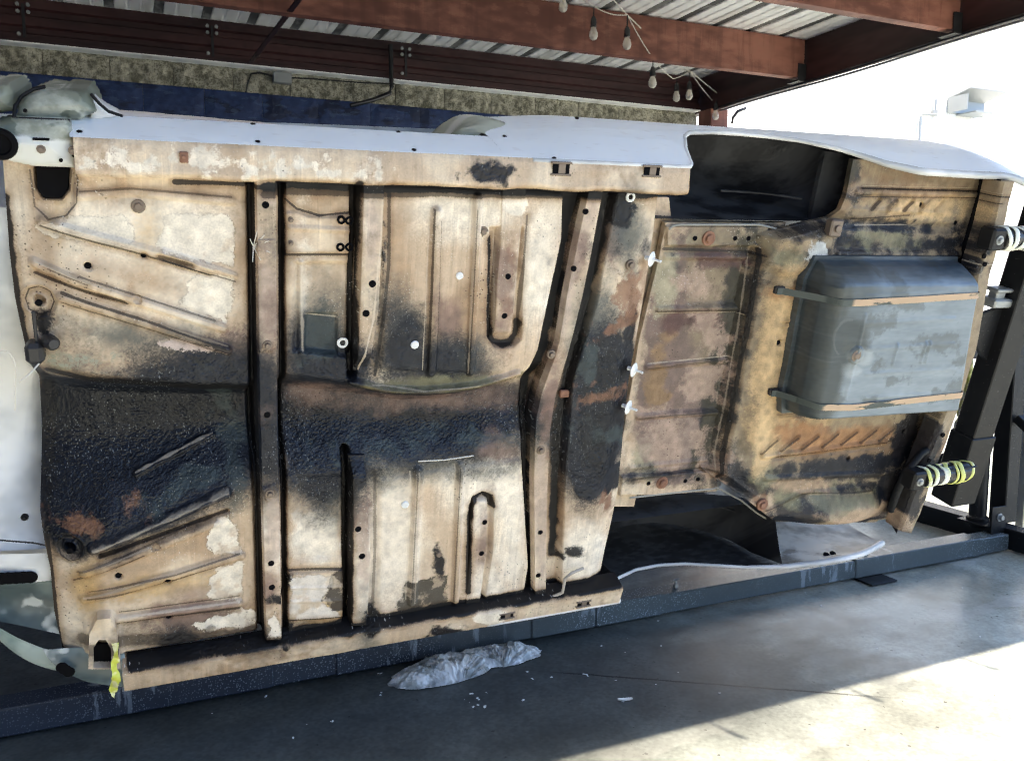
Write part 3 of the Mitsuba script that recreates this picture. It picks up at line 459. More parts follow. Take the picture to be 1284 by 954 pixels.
CREST_HIGHLIGHTS = [  # highlights painted as pale lines along the crests, with some rubbed metal
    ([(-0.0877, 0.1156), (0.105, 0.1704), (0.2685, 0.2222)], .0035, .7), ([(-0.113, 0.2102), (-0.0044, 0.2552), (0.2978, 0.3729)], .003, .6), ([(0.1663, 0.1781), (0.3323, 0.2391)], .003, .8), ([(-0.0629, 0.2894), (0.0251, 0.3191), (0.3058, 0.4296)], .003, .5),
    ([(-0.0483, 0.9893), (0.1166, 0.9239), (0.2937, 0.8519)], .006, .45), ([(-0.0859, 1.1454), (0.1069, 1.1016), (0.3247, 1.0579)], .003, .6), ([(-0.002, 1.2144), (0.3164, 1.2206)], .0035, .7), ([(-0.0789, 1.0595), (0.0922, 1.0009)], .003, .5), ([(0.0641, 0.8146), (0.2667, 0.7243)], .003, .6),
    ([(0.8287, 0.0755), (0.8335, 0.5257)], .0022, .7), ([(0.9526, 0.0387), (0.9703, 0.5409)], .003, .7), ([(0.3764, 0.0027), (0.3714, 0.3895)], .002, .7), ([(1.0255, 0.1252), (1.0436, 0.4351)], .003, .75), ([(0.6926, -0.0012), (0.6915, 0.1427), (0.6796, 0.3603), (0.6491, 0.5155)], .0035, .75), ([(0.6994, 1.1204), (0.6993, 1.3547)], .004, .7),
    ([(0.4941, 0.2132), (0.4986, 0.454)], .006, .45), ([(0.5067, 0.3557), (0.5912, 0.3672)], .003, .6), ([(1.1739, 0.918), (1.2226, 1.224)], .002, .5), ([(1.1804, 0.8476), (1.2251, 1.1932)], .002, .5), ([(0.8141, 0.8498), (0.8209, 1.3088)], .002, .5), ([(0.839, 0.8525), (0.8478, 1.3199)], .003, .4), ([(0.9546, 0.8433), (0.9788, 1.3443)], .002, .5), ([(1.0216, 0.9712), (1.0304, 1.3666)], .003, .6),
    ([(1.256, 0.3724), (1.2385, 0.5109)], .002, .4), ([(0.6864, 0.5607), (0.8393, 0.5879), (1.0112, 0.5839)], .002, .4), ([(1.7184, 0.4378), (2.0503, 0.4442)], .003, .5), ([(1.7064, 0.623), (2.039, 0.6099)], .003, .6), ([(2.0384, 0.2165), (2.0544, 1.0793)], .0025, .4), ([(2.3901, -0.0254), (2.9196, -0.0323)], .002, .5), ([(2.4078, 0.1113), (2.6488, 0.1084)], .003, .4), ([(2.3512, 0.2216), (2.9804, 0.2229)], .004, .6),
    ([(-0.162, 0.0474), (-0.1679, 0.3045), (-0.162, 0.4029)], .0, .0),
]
GRIME_AND_SHADE = [  # grime in seams, and shade painted along beads, recesses and sills: line, half width, strength
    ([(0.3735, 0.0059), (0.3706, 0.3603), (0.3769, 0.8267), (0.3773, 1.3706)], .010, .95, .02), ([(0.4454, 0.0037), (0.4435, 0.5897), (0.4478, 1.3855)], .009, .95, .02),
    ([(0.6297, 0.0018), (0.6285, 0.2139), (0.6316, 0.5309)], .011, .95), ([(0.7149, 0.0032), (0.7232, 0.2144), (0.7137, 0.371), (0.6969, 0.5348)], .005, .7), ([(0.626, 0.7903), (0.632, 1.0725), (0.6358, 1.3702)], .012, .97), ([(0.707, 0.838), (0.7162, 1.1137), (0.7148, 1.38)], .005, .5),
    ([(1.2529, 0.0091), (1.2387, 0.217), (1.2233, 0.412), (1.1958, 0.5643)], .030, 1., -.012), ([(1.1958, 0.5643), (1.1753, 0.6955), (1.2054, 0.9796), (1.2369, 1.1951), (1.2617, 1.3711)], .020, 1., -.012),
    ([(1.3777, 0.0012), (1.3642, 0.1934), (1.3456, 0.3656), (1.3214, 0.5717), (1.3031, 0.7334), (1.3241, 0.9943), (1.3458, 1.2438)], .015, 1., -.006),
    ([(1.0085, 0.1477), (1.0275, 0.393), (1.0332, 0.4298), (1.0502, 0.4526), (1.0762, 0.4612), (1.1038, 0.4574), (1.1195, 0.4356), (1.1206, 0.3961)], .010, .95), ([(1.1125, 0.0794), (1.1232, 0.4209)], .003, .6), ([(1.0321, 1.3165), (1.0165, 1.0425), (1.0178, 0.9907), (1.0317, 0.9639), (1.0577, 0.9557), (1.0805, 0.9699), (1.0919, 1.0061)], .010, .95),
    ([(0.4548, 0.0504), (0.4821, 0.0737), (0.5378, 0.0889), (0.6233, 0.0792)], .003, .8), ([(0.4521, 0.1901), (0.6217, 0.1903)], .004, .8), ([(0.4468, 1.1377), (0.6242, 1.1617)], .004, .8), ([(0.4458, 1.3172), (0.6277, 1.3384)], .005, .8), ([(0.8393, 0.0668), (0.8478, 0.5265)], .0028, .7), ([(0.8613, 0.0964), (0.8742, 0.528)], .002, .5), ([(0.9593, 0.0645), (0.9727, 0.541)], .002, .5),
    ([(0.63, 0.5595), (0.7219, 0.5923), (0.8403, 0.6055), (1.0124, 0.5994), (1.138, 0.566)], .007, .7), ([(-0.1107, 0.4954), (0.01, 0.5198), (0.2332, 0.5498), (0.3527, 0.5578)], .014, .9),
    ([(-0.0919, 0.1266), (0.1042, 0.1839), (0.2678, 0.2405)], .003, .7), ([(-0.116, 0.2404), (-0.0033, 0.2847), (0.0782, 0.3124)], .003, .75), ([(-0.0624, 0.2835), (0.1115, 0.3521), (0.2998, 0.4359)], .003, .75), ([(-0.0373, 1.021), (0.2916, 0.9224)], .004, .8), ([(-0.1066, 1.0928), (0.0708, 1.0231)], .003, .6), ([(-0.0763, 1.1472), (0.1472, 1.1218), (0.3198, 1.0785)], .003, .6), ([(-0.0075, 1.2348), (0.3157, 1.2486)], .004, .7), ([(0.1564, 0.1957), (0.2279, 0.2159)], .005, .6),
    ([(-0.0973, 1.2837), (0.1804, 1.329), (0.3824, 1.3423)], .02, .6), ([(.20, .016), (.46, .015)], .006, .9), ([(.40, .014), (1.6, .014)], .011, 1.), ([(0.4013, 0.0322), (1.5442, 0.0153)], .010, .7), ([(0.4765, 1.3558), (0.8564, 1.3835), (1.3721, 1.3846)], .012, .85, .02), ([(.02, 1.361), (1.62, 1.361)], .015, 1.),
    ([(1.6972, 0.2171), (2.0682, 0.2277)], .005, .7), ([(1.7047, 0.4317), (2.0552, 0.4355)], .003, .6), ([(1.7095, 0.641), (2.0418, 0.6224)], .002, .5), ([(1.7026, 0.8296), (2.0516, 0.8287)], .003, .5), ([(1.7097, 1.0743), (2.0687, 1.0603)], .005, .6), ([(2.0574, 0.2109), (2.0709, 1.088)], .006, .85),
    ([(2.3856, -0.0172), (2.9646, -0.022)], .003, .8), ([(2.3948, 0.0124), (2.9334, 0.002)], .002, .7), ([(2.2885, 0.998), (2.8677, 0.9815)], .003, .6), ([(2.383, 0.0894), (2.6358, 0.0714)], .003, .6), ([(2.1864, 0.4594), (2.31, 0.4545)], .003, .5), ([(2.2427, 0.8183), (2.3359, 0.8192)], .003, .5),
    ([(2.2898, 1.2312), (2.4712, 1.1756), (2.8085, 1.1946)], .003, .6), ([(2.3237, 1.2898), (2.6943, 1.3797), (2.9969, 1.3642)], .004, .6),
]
GRIME_AND_SHADE += [([(2.200 + .097 * i, .972), (2.265 + .097 * i, .924)], .0045, .6) for i in range(7)] + [([(2.455 + .076 * i, .057), (2.488 + .076 * i, .026)], .004, .6) for i in range(4)]
GRIME_AND_SHADE += [([(0.1649, 0.2056), (0.3299, 0.2598)], .0022, .6), ([(-0.0203, 0.2434), (0.2788, 0.3616)], .0022, .55), ([(-0.0645, 0.307), (0.1102, 0.3728), (0.3051, 0.4559)], .0026, .6), ([(-0.0852, 0.2255), (-0.0048, 0.2611)], .002, .5), ([(-0.0711, 1.13), (0.1484, 1.0981), (0.3203, 1.0572)], .0022, .55), ([(-0.0011, 1.2011), (0.3167, 1.2067)], .0022, .6), ([(-0.0967, 1.0666), (0.072, 1.0029), (0.243, 0.9312)], .002, .5), ([(-0.0036, 0.0431), (0.1053, 0.0328), (0.3261, 0.0477)], .0022, .5), ([(0.9681, 0.853), (0.9812, 1.3385)], .002, .5), ([(0.8343, 0.8574), (0.8369, 1.3117)], .0022, .5),
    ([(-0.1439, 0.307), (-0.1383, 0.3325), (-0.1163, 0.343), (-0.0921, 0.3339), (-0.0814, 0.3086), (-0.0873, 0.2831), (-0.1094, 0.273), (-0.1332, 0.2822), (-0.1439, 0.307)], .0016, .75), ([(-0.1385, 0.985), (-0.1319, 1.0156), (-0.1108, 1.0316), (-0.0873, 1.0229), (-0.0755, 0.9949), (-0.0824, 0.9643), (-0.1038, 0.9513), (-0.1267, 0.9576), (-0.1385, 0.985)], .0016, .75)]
GRIME_AND_SHADE += [([(-0.1619, 0.0738), (-0.1648, 0.2006), (-0.1657, 0.3142), (-0.1575, 0.4071), (-0.1471, 0.4849)], .012, .95), ([(-0.1471, 0.4849), (-0.1374, 0.5588), (-0.142, 0.6775), (-0.1594, 0.8575)], .016, .95), ([(-0.1594, 0.8575), (-0.1612, 0.9523), (-0.1604, 1.101), (-0.1633, 1.2563), (-0.1591, 1.3381)], .006, .9), ([(-0.1601, 1.327), (-0.0895, 1.3595)], .006, .8), ([(-0.0144, 1.3936), (0.1775, 1.3972), (0.3817, 1.3893), (0.6746, 1.4088)], .012, .9, .02), ([(-0.0923, 0.0015), (-0.0919, 0.0455), (-0.0798, 0.0666), (-0.0445, 0.0658), (-0.0264, 0.0437), (-0.0192, -0.0011)], .004, .6), ([(-0.1017, 0.0018), (-0.1006, 0.085), (-0.0745, 0.1118), (-0.038, 0.1021), (-0.0124, 0.0705), (-0.0031, -0.0017)], .002, .6)]
def field(u, v, els, q):
    f = None
    for a, b, m0, m1, m2, m3, s in els:
        x, y = m0 * (u - a) + m1 * (v - b), m2 * (u - a) + m3 * (v - b)
        r = dr.sqrt(x * x + y * y) if q == 2 else dr.sqrt(dr.sqrt(dr.square(x * x) + dr.square(y * y)))
        g = (1 - r) * s
        f = g if f is None else dr.maximum(f, g)
    return f
def dseg(u, v, pts):
    d = None
    for (a, b), (c, e) in zip(pts[:-1], pts[1:]):
        L2 = (c - a) ** 2 + (e - b) ** 2
        t = dr.clip(((u - a) * (c - a) + (v - b) * (e - b)) / L2, 0, 1)
        g = dr.square(u - a - t * (c - a)) + dr.square(v - b - t * (e - b))
        d = g if d is None else dr.minimum(d, g)
    return dr.sqrt(d)
def tar_mask(u, v, w):
    m = mi.Float(0)
    for c, soft, na, nf, q, op, els in LAYERS:
        if c is TAR or c is SOOT: m = dr.maximum(m, op * smoothstep(-soft, soft, field(u, v, els, q) + na * (w - 0.5) * 2))
    return m
def under_color(p, n, uv):
    u, v, h = uvh(p)
    a = fb(u * 7, v * 7, 5); b = fb(u * 45 + h * 30, v * 45, 4); grain = noise(u * 330, v * 330, h * 200); g2 = noise(u * 170 + v * 40, v * 170, h * 90)
    streak = fb(u * 70, v * 5, 3)
    c = mix(TAN, (0.70, 0.58, 0.43), smoothstep(0.45, 0.75, a)); c = mix(c, BROWN, 0.65 * smoothstep(0.52, 0.84, b * 0.45 + 0.55 * fb(u * 3 + 4, v * 3, 5)))
    c = c * (0.90 + 0.20 * streak)
    black, last = mi.Float(0), None
    for col, soft, na, nf, q, op, els in LAYERS:
        if nf != last:
            wn = fb(u * nf + 0.3 * nf, v * nf, 5, 0.62); last = nf
        f = field(u, v, els, q) + na * 1.7 * (wn - 0.5) + (0.004 + 0.34 * min(soft, 0.05)) * (0.6 * grain + 0.4 * g2 - 0.5) * (1.6 if soft > 0.01 else 0.8)
        k = op * smoothstep(-soft, soft, f)
        c = mix(c, mi.Color3f(*col) * (0.72 + 0.56 * b), k)
        if col is TAR or col is SOOT: black = dr.maximum(black, k)
        else: black = black * (1 - k)
    wp = fb(u * 60, v * 60, 5, 0.65)
    c = c * (1 + 0.13 * (1 - black) * (smoothstep(0.66, 0.80, fb(u * 150, v * 9 + 3, 4)) - smoothstep(0.66, 0.80, fb(u * 120 + 4, v * 7, 4))) * smoothstep(0.45, 0.7, fb(u * 4, v * 4 + 9, 4)))
    for col, na, pts in POLYS:
        d, ins = None, mi.Float(1)
        for (a0, b0), (a1, b1) in zip(pts, pts[1:] + pts[:1]):
            L2 = (a1 - a0) ** 2 + (b1 - b0) ** 2
            t = dr.clip(((u - a0) * (a1 - a0) + (v - b0) * (b1 - b0)) / L2, 0, 1)
            g = dr.square(u - a0 - t * (a1 - a0)) + dr.square(v - b0 - t * (b1 - b0)); d = g if d is None else dr.minimum(d, g)
            if b0 != b1: ins = dr.select(((b1 > v) != (b0 > v)) & (u < (a1 - a0) * (v - b0) / (b1 - b0) + a0), -ins, ins)
        k = smoothstep(-0.0026, 0.0026, -dr.sqrt(d) * ins + na * 2.4 * (wp - 0.5) + 0.006 * (grain - 0.5)); edge = smoothstep(0.006, 0.0, dr.abs(-dr.sqrt(d) * ins + na * 2.4 * (wp - 0.5)))
        c = mix(c * (1 - 0.25 * edge), mi.Color3f(*col) * (0.70 + 0.44 * b), 0.90 * k * (1 - 0.6 * smoothstep(0.60, 0.78, fb(u * 26 + 5, v * 26, 4)))); black = black * (1 - k)
    v1, v2, _ = voronoi(u * 85 + 0.8 * b, v * 85 + 0.8 * a)      # crackled patch beside the tunnel
    k = smoothstep(-0.006, 0.014, field(u, v, [(-0.035, 0.456, 10.6, 0.9, -1.7, 32.0, 0.031)], 2) + 0.035 * (fb(u * 30, v * 30, 4) - 0.5))
    c = mix(c, (0.29, 0.30, 0.235), 0.9 * k * smoothstep(0.05, 0.22, v2 - v1) * smoothstep(0.3, 0.6, fb(u * 40, v * 40, 3) + 0.1))
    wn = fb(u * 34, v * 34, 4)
    for pts, hw, op in CREST_HIGHLIGHTS:
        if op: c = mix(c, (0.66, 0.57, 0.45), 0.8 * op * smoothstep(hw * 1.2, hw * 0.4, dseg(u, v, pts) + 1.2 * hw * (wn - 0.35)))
    for pts, hw, op, *top in GRIME_AND_SHADE:  # dark core and soft halo: shade painted in together with the grime
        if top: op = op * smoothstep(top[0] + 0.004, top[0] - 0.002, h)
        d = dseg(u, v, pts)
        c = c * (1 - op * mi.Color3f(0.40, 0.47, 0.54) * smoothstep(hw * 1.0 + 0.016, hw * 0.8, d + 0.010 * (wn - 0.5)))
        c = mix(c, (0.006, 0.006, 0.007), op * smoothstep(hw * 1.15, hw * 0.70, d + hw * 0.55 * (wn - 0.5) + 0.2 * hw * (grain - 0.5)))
    # glints painted as pale flecks on the tar, pits and flecks elsewhere
    c = mix(c, (0.33, 0.36, 0.37), 0.40 * black * dots(u * 170 + 3 * a, v * 120 + 2 * b, 0.36, 0.45) * smoothstep(0.46, 0.74, fb(u * 8, v * 8 + 3, 4)))
    c = mix(c, (0.035, 0.025, 0.022), 0.8 * dots(u * 95, v * 95 + 1.5 * a, 0.30, 0.4) * smoothstep(0.62, 0.82, fb(u * 7 + 1, v * 7, 4)))
    c = mix(c, (0.85, 0.82, 0.75), 0.6 * (1 - black) * dots(u * 130, v * 130, 0.26, 0.35) * smoothstep(0.58, 0.78, fb(u * 6 + 4, v * 6, 4)))
    return c * (0.90 + 0.20 * grain)
def under_rough(p, n, uv):
    u, v, h = uvh(p)
    return 0.60 - 0.24 * tar_mask(u, v, noise(u * 24, v * 24, 4.0)) + 0.15 * (noise(u * 90, v * 90) - 0.5)
def under_bump(p, n, uv):
    u, v, h = uvh(p)
    k = tar_mask(u, v, mi.Float(0.5))
    return 0.25 * noise(u * 330, v * 330, h * 330) + k * (3.2 * noise(u * 120 + v * 30, v * 120, h * 120) + 2.2 * noise(u * 250, v * 250 + u * 40, h * 200)) + 1.0 * noise(u * 30, v * 30, h * 30)
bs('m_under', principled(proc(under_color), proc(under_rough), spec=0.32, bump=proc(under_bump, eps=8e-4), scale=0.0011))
def tar_color(p, n, uv):
    a = fbm(p.x * 8, p.y * 8, p.z * 8, 4); b = noise(p.x * 200, p.y * 200, p.z * 200)
    return mix([0.0035, 0.0042, 0.006], [0.013, 0.015, 0.018], smoothstep(0.4, 0.7, a) * (0.4 + 0.6 * b))
def tar_bump(p, n, uv):
    return fbm(p.x * 90, p.y * 90, p.z * 90, 3)
bs('m_tar', principled(proc(tar_color), 0.55, spec=0.25, bump=proc(tar_bump), scale=0.003))
bs('m_tub', principled(proc(lambda p, n, uv: mix([0.010, 0.011, 0.014], [0.042, 0.045, 0.050], smoothstep(0.3, 0.75, fb(p.x * 9, p.z * 14 + p.y * 9, 5)))), 0.5, spec=0.35, bump=proc(tar_bump), scale=0.002))
def primer_color(p, n, uv):
    a = fbm(p.x * 3, p.y * 6, p.z * 6, 4); b = fbm(p.x * 30, p.y * 60, p.z * 60, 3)
    c = mix([0.76, 0.81, 0.87], [0.82, 0.86, 0.90], a)
    return mix(c, [0.66, 0.66, 0.68], 0.35 * smoothstep(0.64, 0.80, b))
bs('m_primer', principled(proc(primer_color), 0.34, spec=0.5))
def epoxy_color(p, n, uv):
    a = fbm(p.x * 9, p.y * 9, p.z * 9, 4); b = fbm(p.x * 5 + 4, p.y * 5, p.z * 5, 3)
    c = mix([0.20, 0.23, 0.18], [0.42, 0.45, 0.38], smoothstep(0.35, 0.65, a))
    return mix(c, [0.70, 0.70, 0.66], 0.8 * smoothstep(0.54, 0.62, b))
bs('m_epoxy', principled(proc(epoxy_color), 0.35))
def teal_color(p, n, uv):
    a = fbm(p.x * 8, p.y * 8, p.z * 8, 4); b = fbm(p.x * 16, p.y * 5, p.z * 16, 3)
    c = mix([0.09, 0.12, 0.125], [0.26, 0.32, 0.32], smoothstep(0.35, 0.66, a))
    return mix(c, [0.62, 0.66, 0.64], 0.75 * smoothstep(0.58, 0.66, b))
bs('m_teal', principled(proc(teal_color), 0.28))
def grey_color(p, n, uv):
    a = fbm(p.x * 10, p.y * 10, p.z * 10, 4)
    u, v, h = uvh(p)
    c = mix([0.30, 0.29, 0.26], [0.68, 0.67, 0.62], smoothstep(0.35, 0.65, a))
    c = mix(c, [0.16, 0.14, 0.115], 0.75 * smoothstep(0.50, 0.75, fb(u * 11 + 3, h * 16 + v, 5)) * smoothstep(2.95, 2.45, u))
    return mix(c, mix([0.010, 0.011, 0.013], [0.034, 0.036, 0.038], smoothstep(0.4, 0.9, fb(u * 30, h * 60, 5))), 0.97 * smoothstep(0.35, 0.65, fbm(u * 14, v * 14, h * 14, 4) + 3.0 * (2.40 + 0.70 * smoothstep(0.7, 0.6, v) - u)))
bs('m_grey_metal', principled(proc(grey_color), 0.45, bump=proc(lambda p, n, uv: fbm(p.x * 60, p.y * 60, p.z * 60, 3)), scale=0.003))
def white_color(p, n, uv):
    a = fbm(p.x * 6, p.y * 6, p.z * 6, 4)
    return mix([0.44, 0.46, 0.47], [0.72, 0.73, 0.73], smoothstep(0.35, 0.65, a))
bs('m_white_paint', principled(proc(white_color), 0.3))
bs('m_hole', principled((0.004, 0.004, 0.005), 0.9, spec=0.1))
bs('m_plug', principled((0.72, 0.74, 0.74), 0.4))
bs('m_bolt', principled((0.20, 0.16, 0.13), 0.5, metal=0.5))
def rusty_color(p, n, uv):
    return mix([0.12, 0.05, 0.03], [0.36, 0.19, 0.12], fbm(p.x * 40, p.y * 40, p.z * 40, 4))
bs('m_rusty', principled(proc(rusty_color), 0.7))
bs('m_wire', principled((0.62, 0.60, 0.54), 0.4))
bs('m_cable', principled((0.42, 0.38, 0.32), 0.45))
bs('m_edge', principled((0.30, 0.30, 0.27), 0.5))
def light_epoxy(p, n, uv):
    return mix([0.24, 0.33, 0.31], [0.46, 0.55, 0.52], smoothstep(0.3, 0.7, fbm(p.x * 10, p.y * 10, p.z * 10, 4)))
bs('m_epoxy_light', principled(proc(light_epoxy), 0.3))
def tape_color(p, n, uv):
    return mix([0.62, 0.66, 0.10], [0.78, 0.78, 0.42], smoothstep(0.45, 0.62, fbm(p.x * 30, p.y * 30, p.z * 30, 3)))
bs('m_tape', principled(proc(tape_color), 0.35))
def pad_color(p, n, uv):
    return mix([0.62, 0.64, 0.16], [0.55, 0.56, 0.50], smoothstep(0.40, 0.60, fbm(p.x * 12, p.y * 12, p.z * 14, 3)))
bs('m_tape_pad', principled(proc(pad_color), 0.4))
def plastic_color(p, n, uv):
    return mix([0.40, 0.43, 0.42], [0.86, 0.88, 0.88], smoothstep(0.36, 0.64, fb(p.x * 26, p.y * 26, 4)))
bs('m_plastic', {'type': 'blendbsdf', 'weight': proc(lambda p, n, uv: 0.50 + 0.48 * smoothstep(0.35, 0.65, fb(p.x * 18 + 3, p.y * 18, 4))),
   'bsdf_a': {'type': 'thindielectric', 'int_ior': 1.5}, 'bsdf_b': principled(proc(plastic_color), 0.12, spec=0.9, clearcoat=0.7, clearcoat_gloss=0.95)})
bs('m_sill_top', principled(proc(lambda p, n, uv: mix([0.52, 0.45, 0.40], [0.66, 0.60, 0.55], fb(p.x * 8, p.z * 20, 4))), 0.45))
# ---------------------------------------------------------------- the car shell
shell = thing('car_shell', 'stripped old car body shell turned on its side with its stained underside facing out', 'car body')
def curve(pts): 
    a = np.array(pts); o = np.argsort(a[:, 0]); return lambda u: np.interp(u, a[o, 0], a[o, 1])
tun0 = curve([(-0.2406, 0.4632), (-0.1265, 0.482), (0.0106, 0.5113), (0.2334, 0.5431), (0.3528, 0.5509), (0.4565, 0.5252), (0.63, 0.5595), (0.7686, 0.5955), (0.9132, 0.6054), (1.1118, 0.5645), (1.1749, 0.5423)])
tun1 = curve([(-0.3002, 0.9787), (-0.1562, 0.9774), (-0.0509, 0.974), (0.1169, 0.9189), (0.3253, 0.8507), (0.455, 0.8509), (0.6361, 0.8302), (0.7789, 0.8299), (0.8903, 0.8311), (1.1339, 0.7901), (1.2024, 0.7966)])
def tunnel(u, v):
    a, b = tun0(u), tun1(u)
    t = (v - a) / (b - a)
    d = np.interp(u, [-0.2, 0.0, 0.3, 0.6, 1.0, 1.22, 1.27], [0.17, 0.16, 0.12, 0.085, 0.06, 0.035, 0.0])
    return -d * sstep(-0.05, 0.22, t) * (1 - sstep(0.45, 1.05, t))
PAN_LEFT = [(-0.1553, -0.0134), (-0.1593, 0.0649), (-0.1653, 0.1914), (-0.1663, 0.3046), (-0.1587, 0.403), (-0.1515, 0.4758), (-0.1547, 0.5714), (-0.1631, 0.7081), (-0.1706, 0.8189), (-0.1757, 0.9068), (-0.1682, 0.9881), (-0.1624, 1.0628), (-0.1661, 1.2029), (-0.1593, 1.2973), (-0.1567, 1.3332)]
PAN_RIGHT = [(1.5434, -0.0796), (1.5493, 0.0129), (1.5564, 0.1445), (1.5574, 0.2942), (1.5526, 0.4501), (1.5476, 0.6127), (1.5642, 0.8428), (1.5782, 1.0257), (1.5696, 1.1502), (1.5521, 1.3266), (1.5451, 1.4093), (1.5446, 1.45)]
BEADS = [([(-0.0878, 0.1174), (0.1048, 0.1743), (0.2683, 0.2283)], .022, .007), ([(0.1661, 0.182), (0.3284, 0.2432)], .012, .006), ([(-0.1136, 0.2158), (-0.005, 0.263), (0.2975, 0.3815)], .020, .008), ([(-0.0635, 0.2952), (0.0246, 0.3252), (0.3055, 0.4405)], .020, .008), ([(-0.0044, 0.0522), (0.1048, 0.0402), (0.3258, 0.0573)], .018, .006),
         ([(-0.0525, 0.9936), (0.2935, 0.8594)], .022, .014), ([(-0.0797, 1.0695), (0.0916, 1.011), (0.2591, 0.9513)], .022, .008), ([(-0.0866, 1.1531), (0.1063, 1.112), (0.3245, 1.0659)], .022, .008), ([(-0.0025, 1.2223), (0.3162, 1.229)], .020, .008), ([(0.0638, 0.8194), (0.2665, 0.729)], .012, .008),
         ([(0.8487, 0.0752), (0.8602, 0.5346)], .026, .009), ([(0.9614, 0.0342), (0.9802, 0.5415)], .022, .009), ([(0.839, 0.8525), (0.8425, 1.3189)], .028, .009), ([(0.9701, 0.845), (0.99, 1.3464)], .020, .009), ([(0.6298, 0.5499), (0.7215, 0.5825), (0.8397, 0.5954), (1.0116, 0.5891), (1.1317, 0.5553)], .022, .012), ([(0.4941, 0.2132), (0.4944, 0.4538)], .014, .006), ([(0.4623, 0.1204), (0.6119, 0.1249)], .010, .004), ([(0.458, 1.1986), (0.6204, 1.2217)], .006, .003), ([(0.4578, 1.247), (0.6214, 1.2717)], .006, .003)]
GROOVES = [([(0.1564, 0.1957), (0.2279, 0.2159)], .014, -.006), ([(-0.1106, 0.2347), (-0.003, 0.2807), (0.0697, 0.3082)], .010, -.005), ([(-0.0369, 1.016), (0.2917, 0.9199)], .012, -.007), ([(0.3716, 0.006), (0.3685, 0.5843), (0.375, 1.3701)], .016, -.016), ([(0.4454, 0.0037), (0.4435, 0.5897), (0.4478, 1.3855)], .012, -.016), ([(0.6277, 0.0059), (0.6316, 0.5309)], .022, -.022), ([(0.6234, 0.7772), (0.6358, 1.3702)], .022, -.030), ([(-0.0943, 1.3695), (0.382, 1.3657)], .05, -.02)]
PINHOLES = [((0.1221, 0.1917), .008), ((0.1171, 0.0746), .011), ((-0.0014, 0.2184), .009), ((0.1012, 0.3008), .009), ((0.104, 1.0053), .010), ((0.0039, 1.0865), .009), ((0.1276, 1.1221), .010), ((0.1236, 1.2446), .008)]
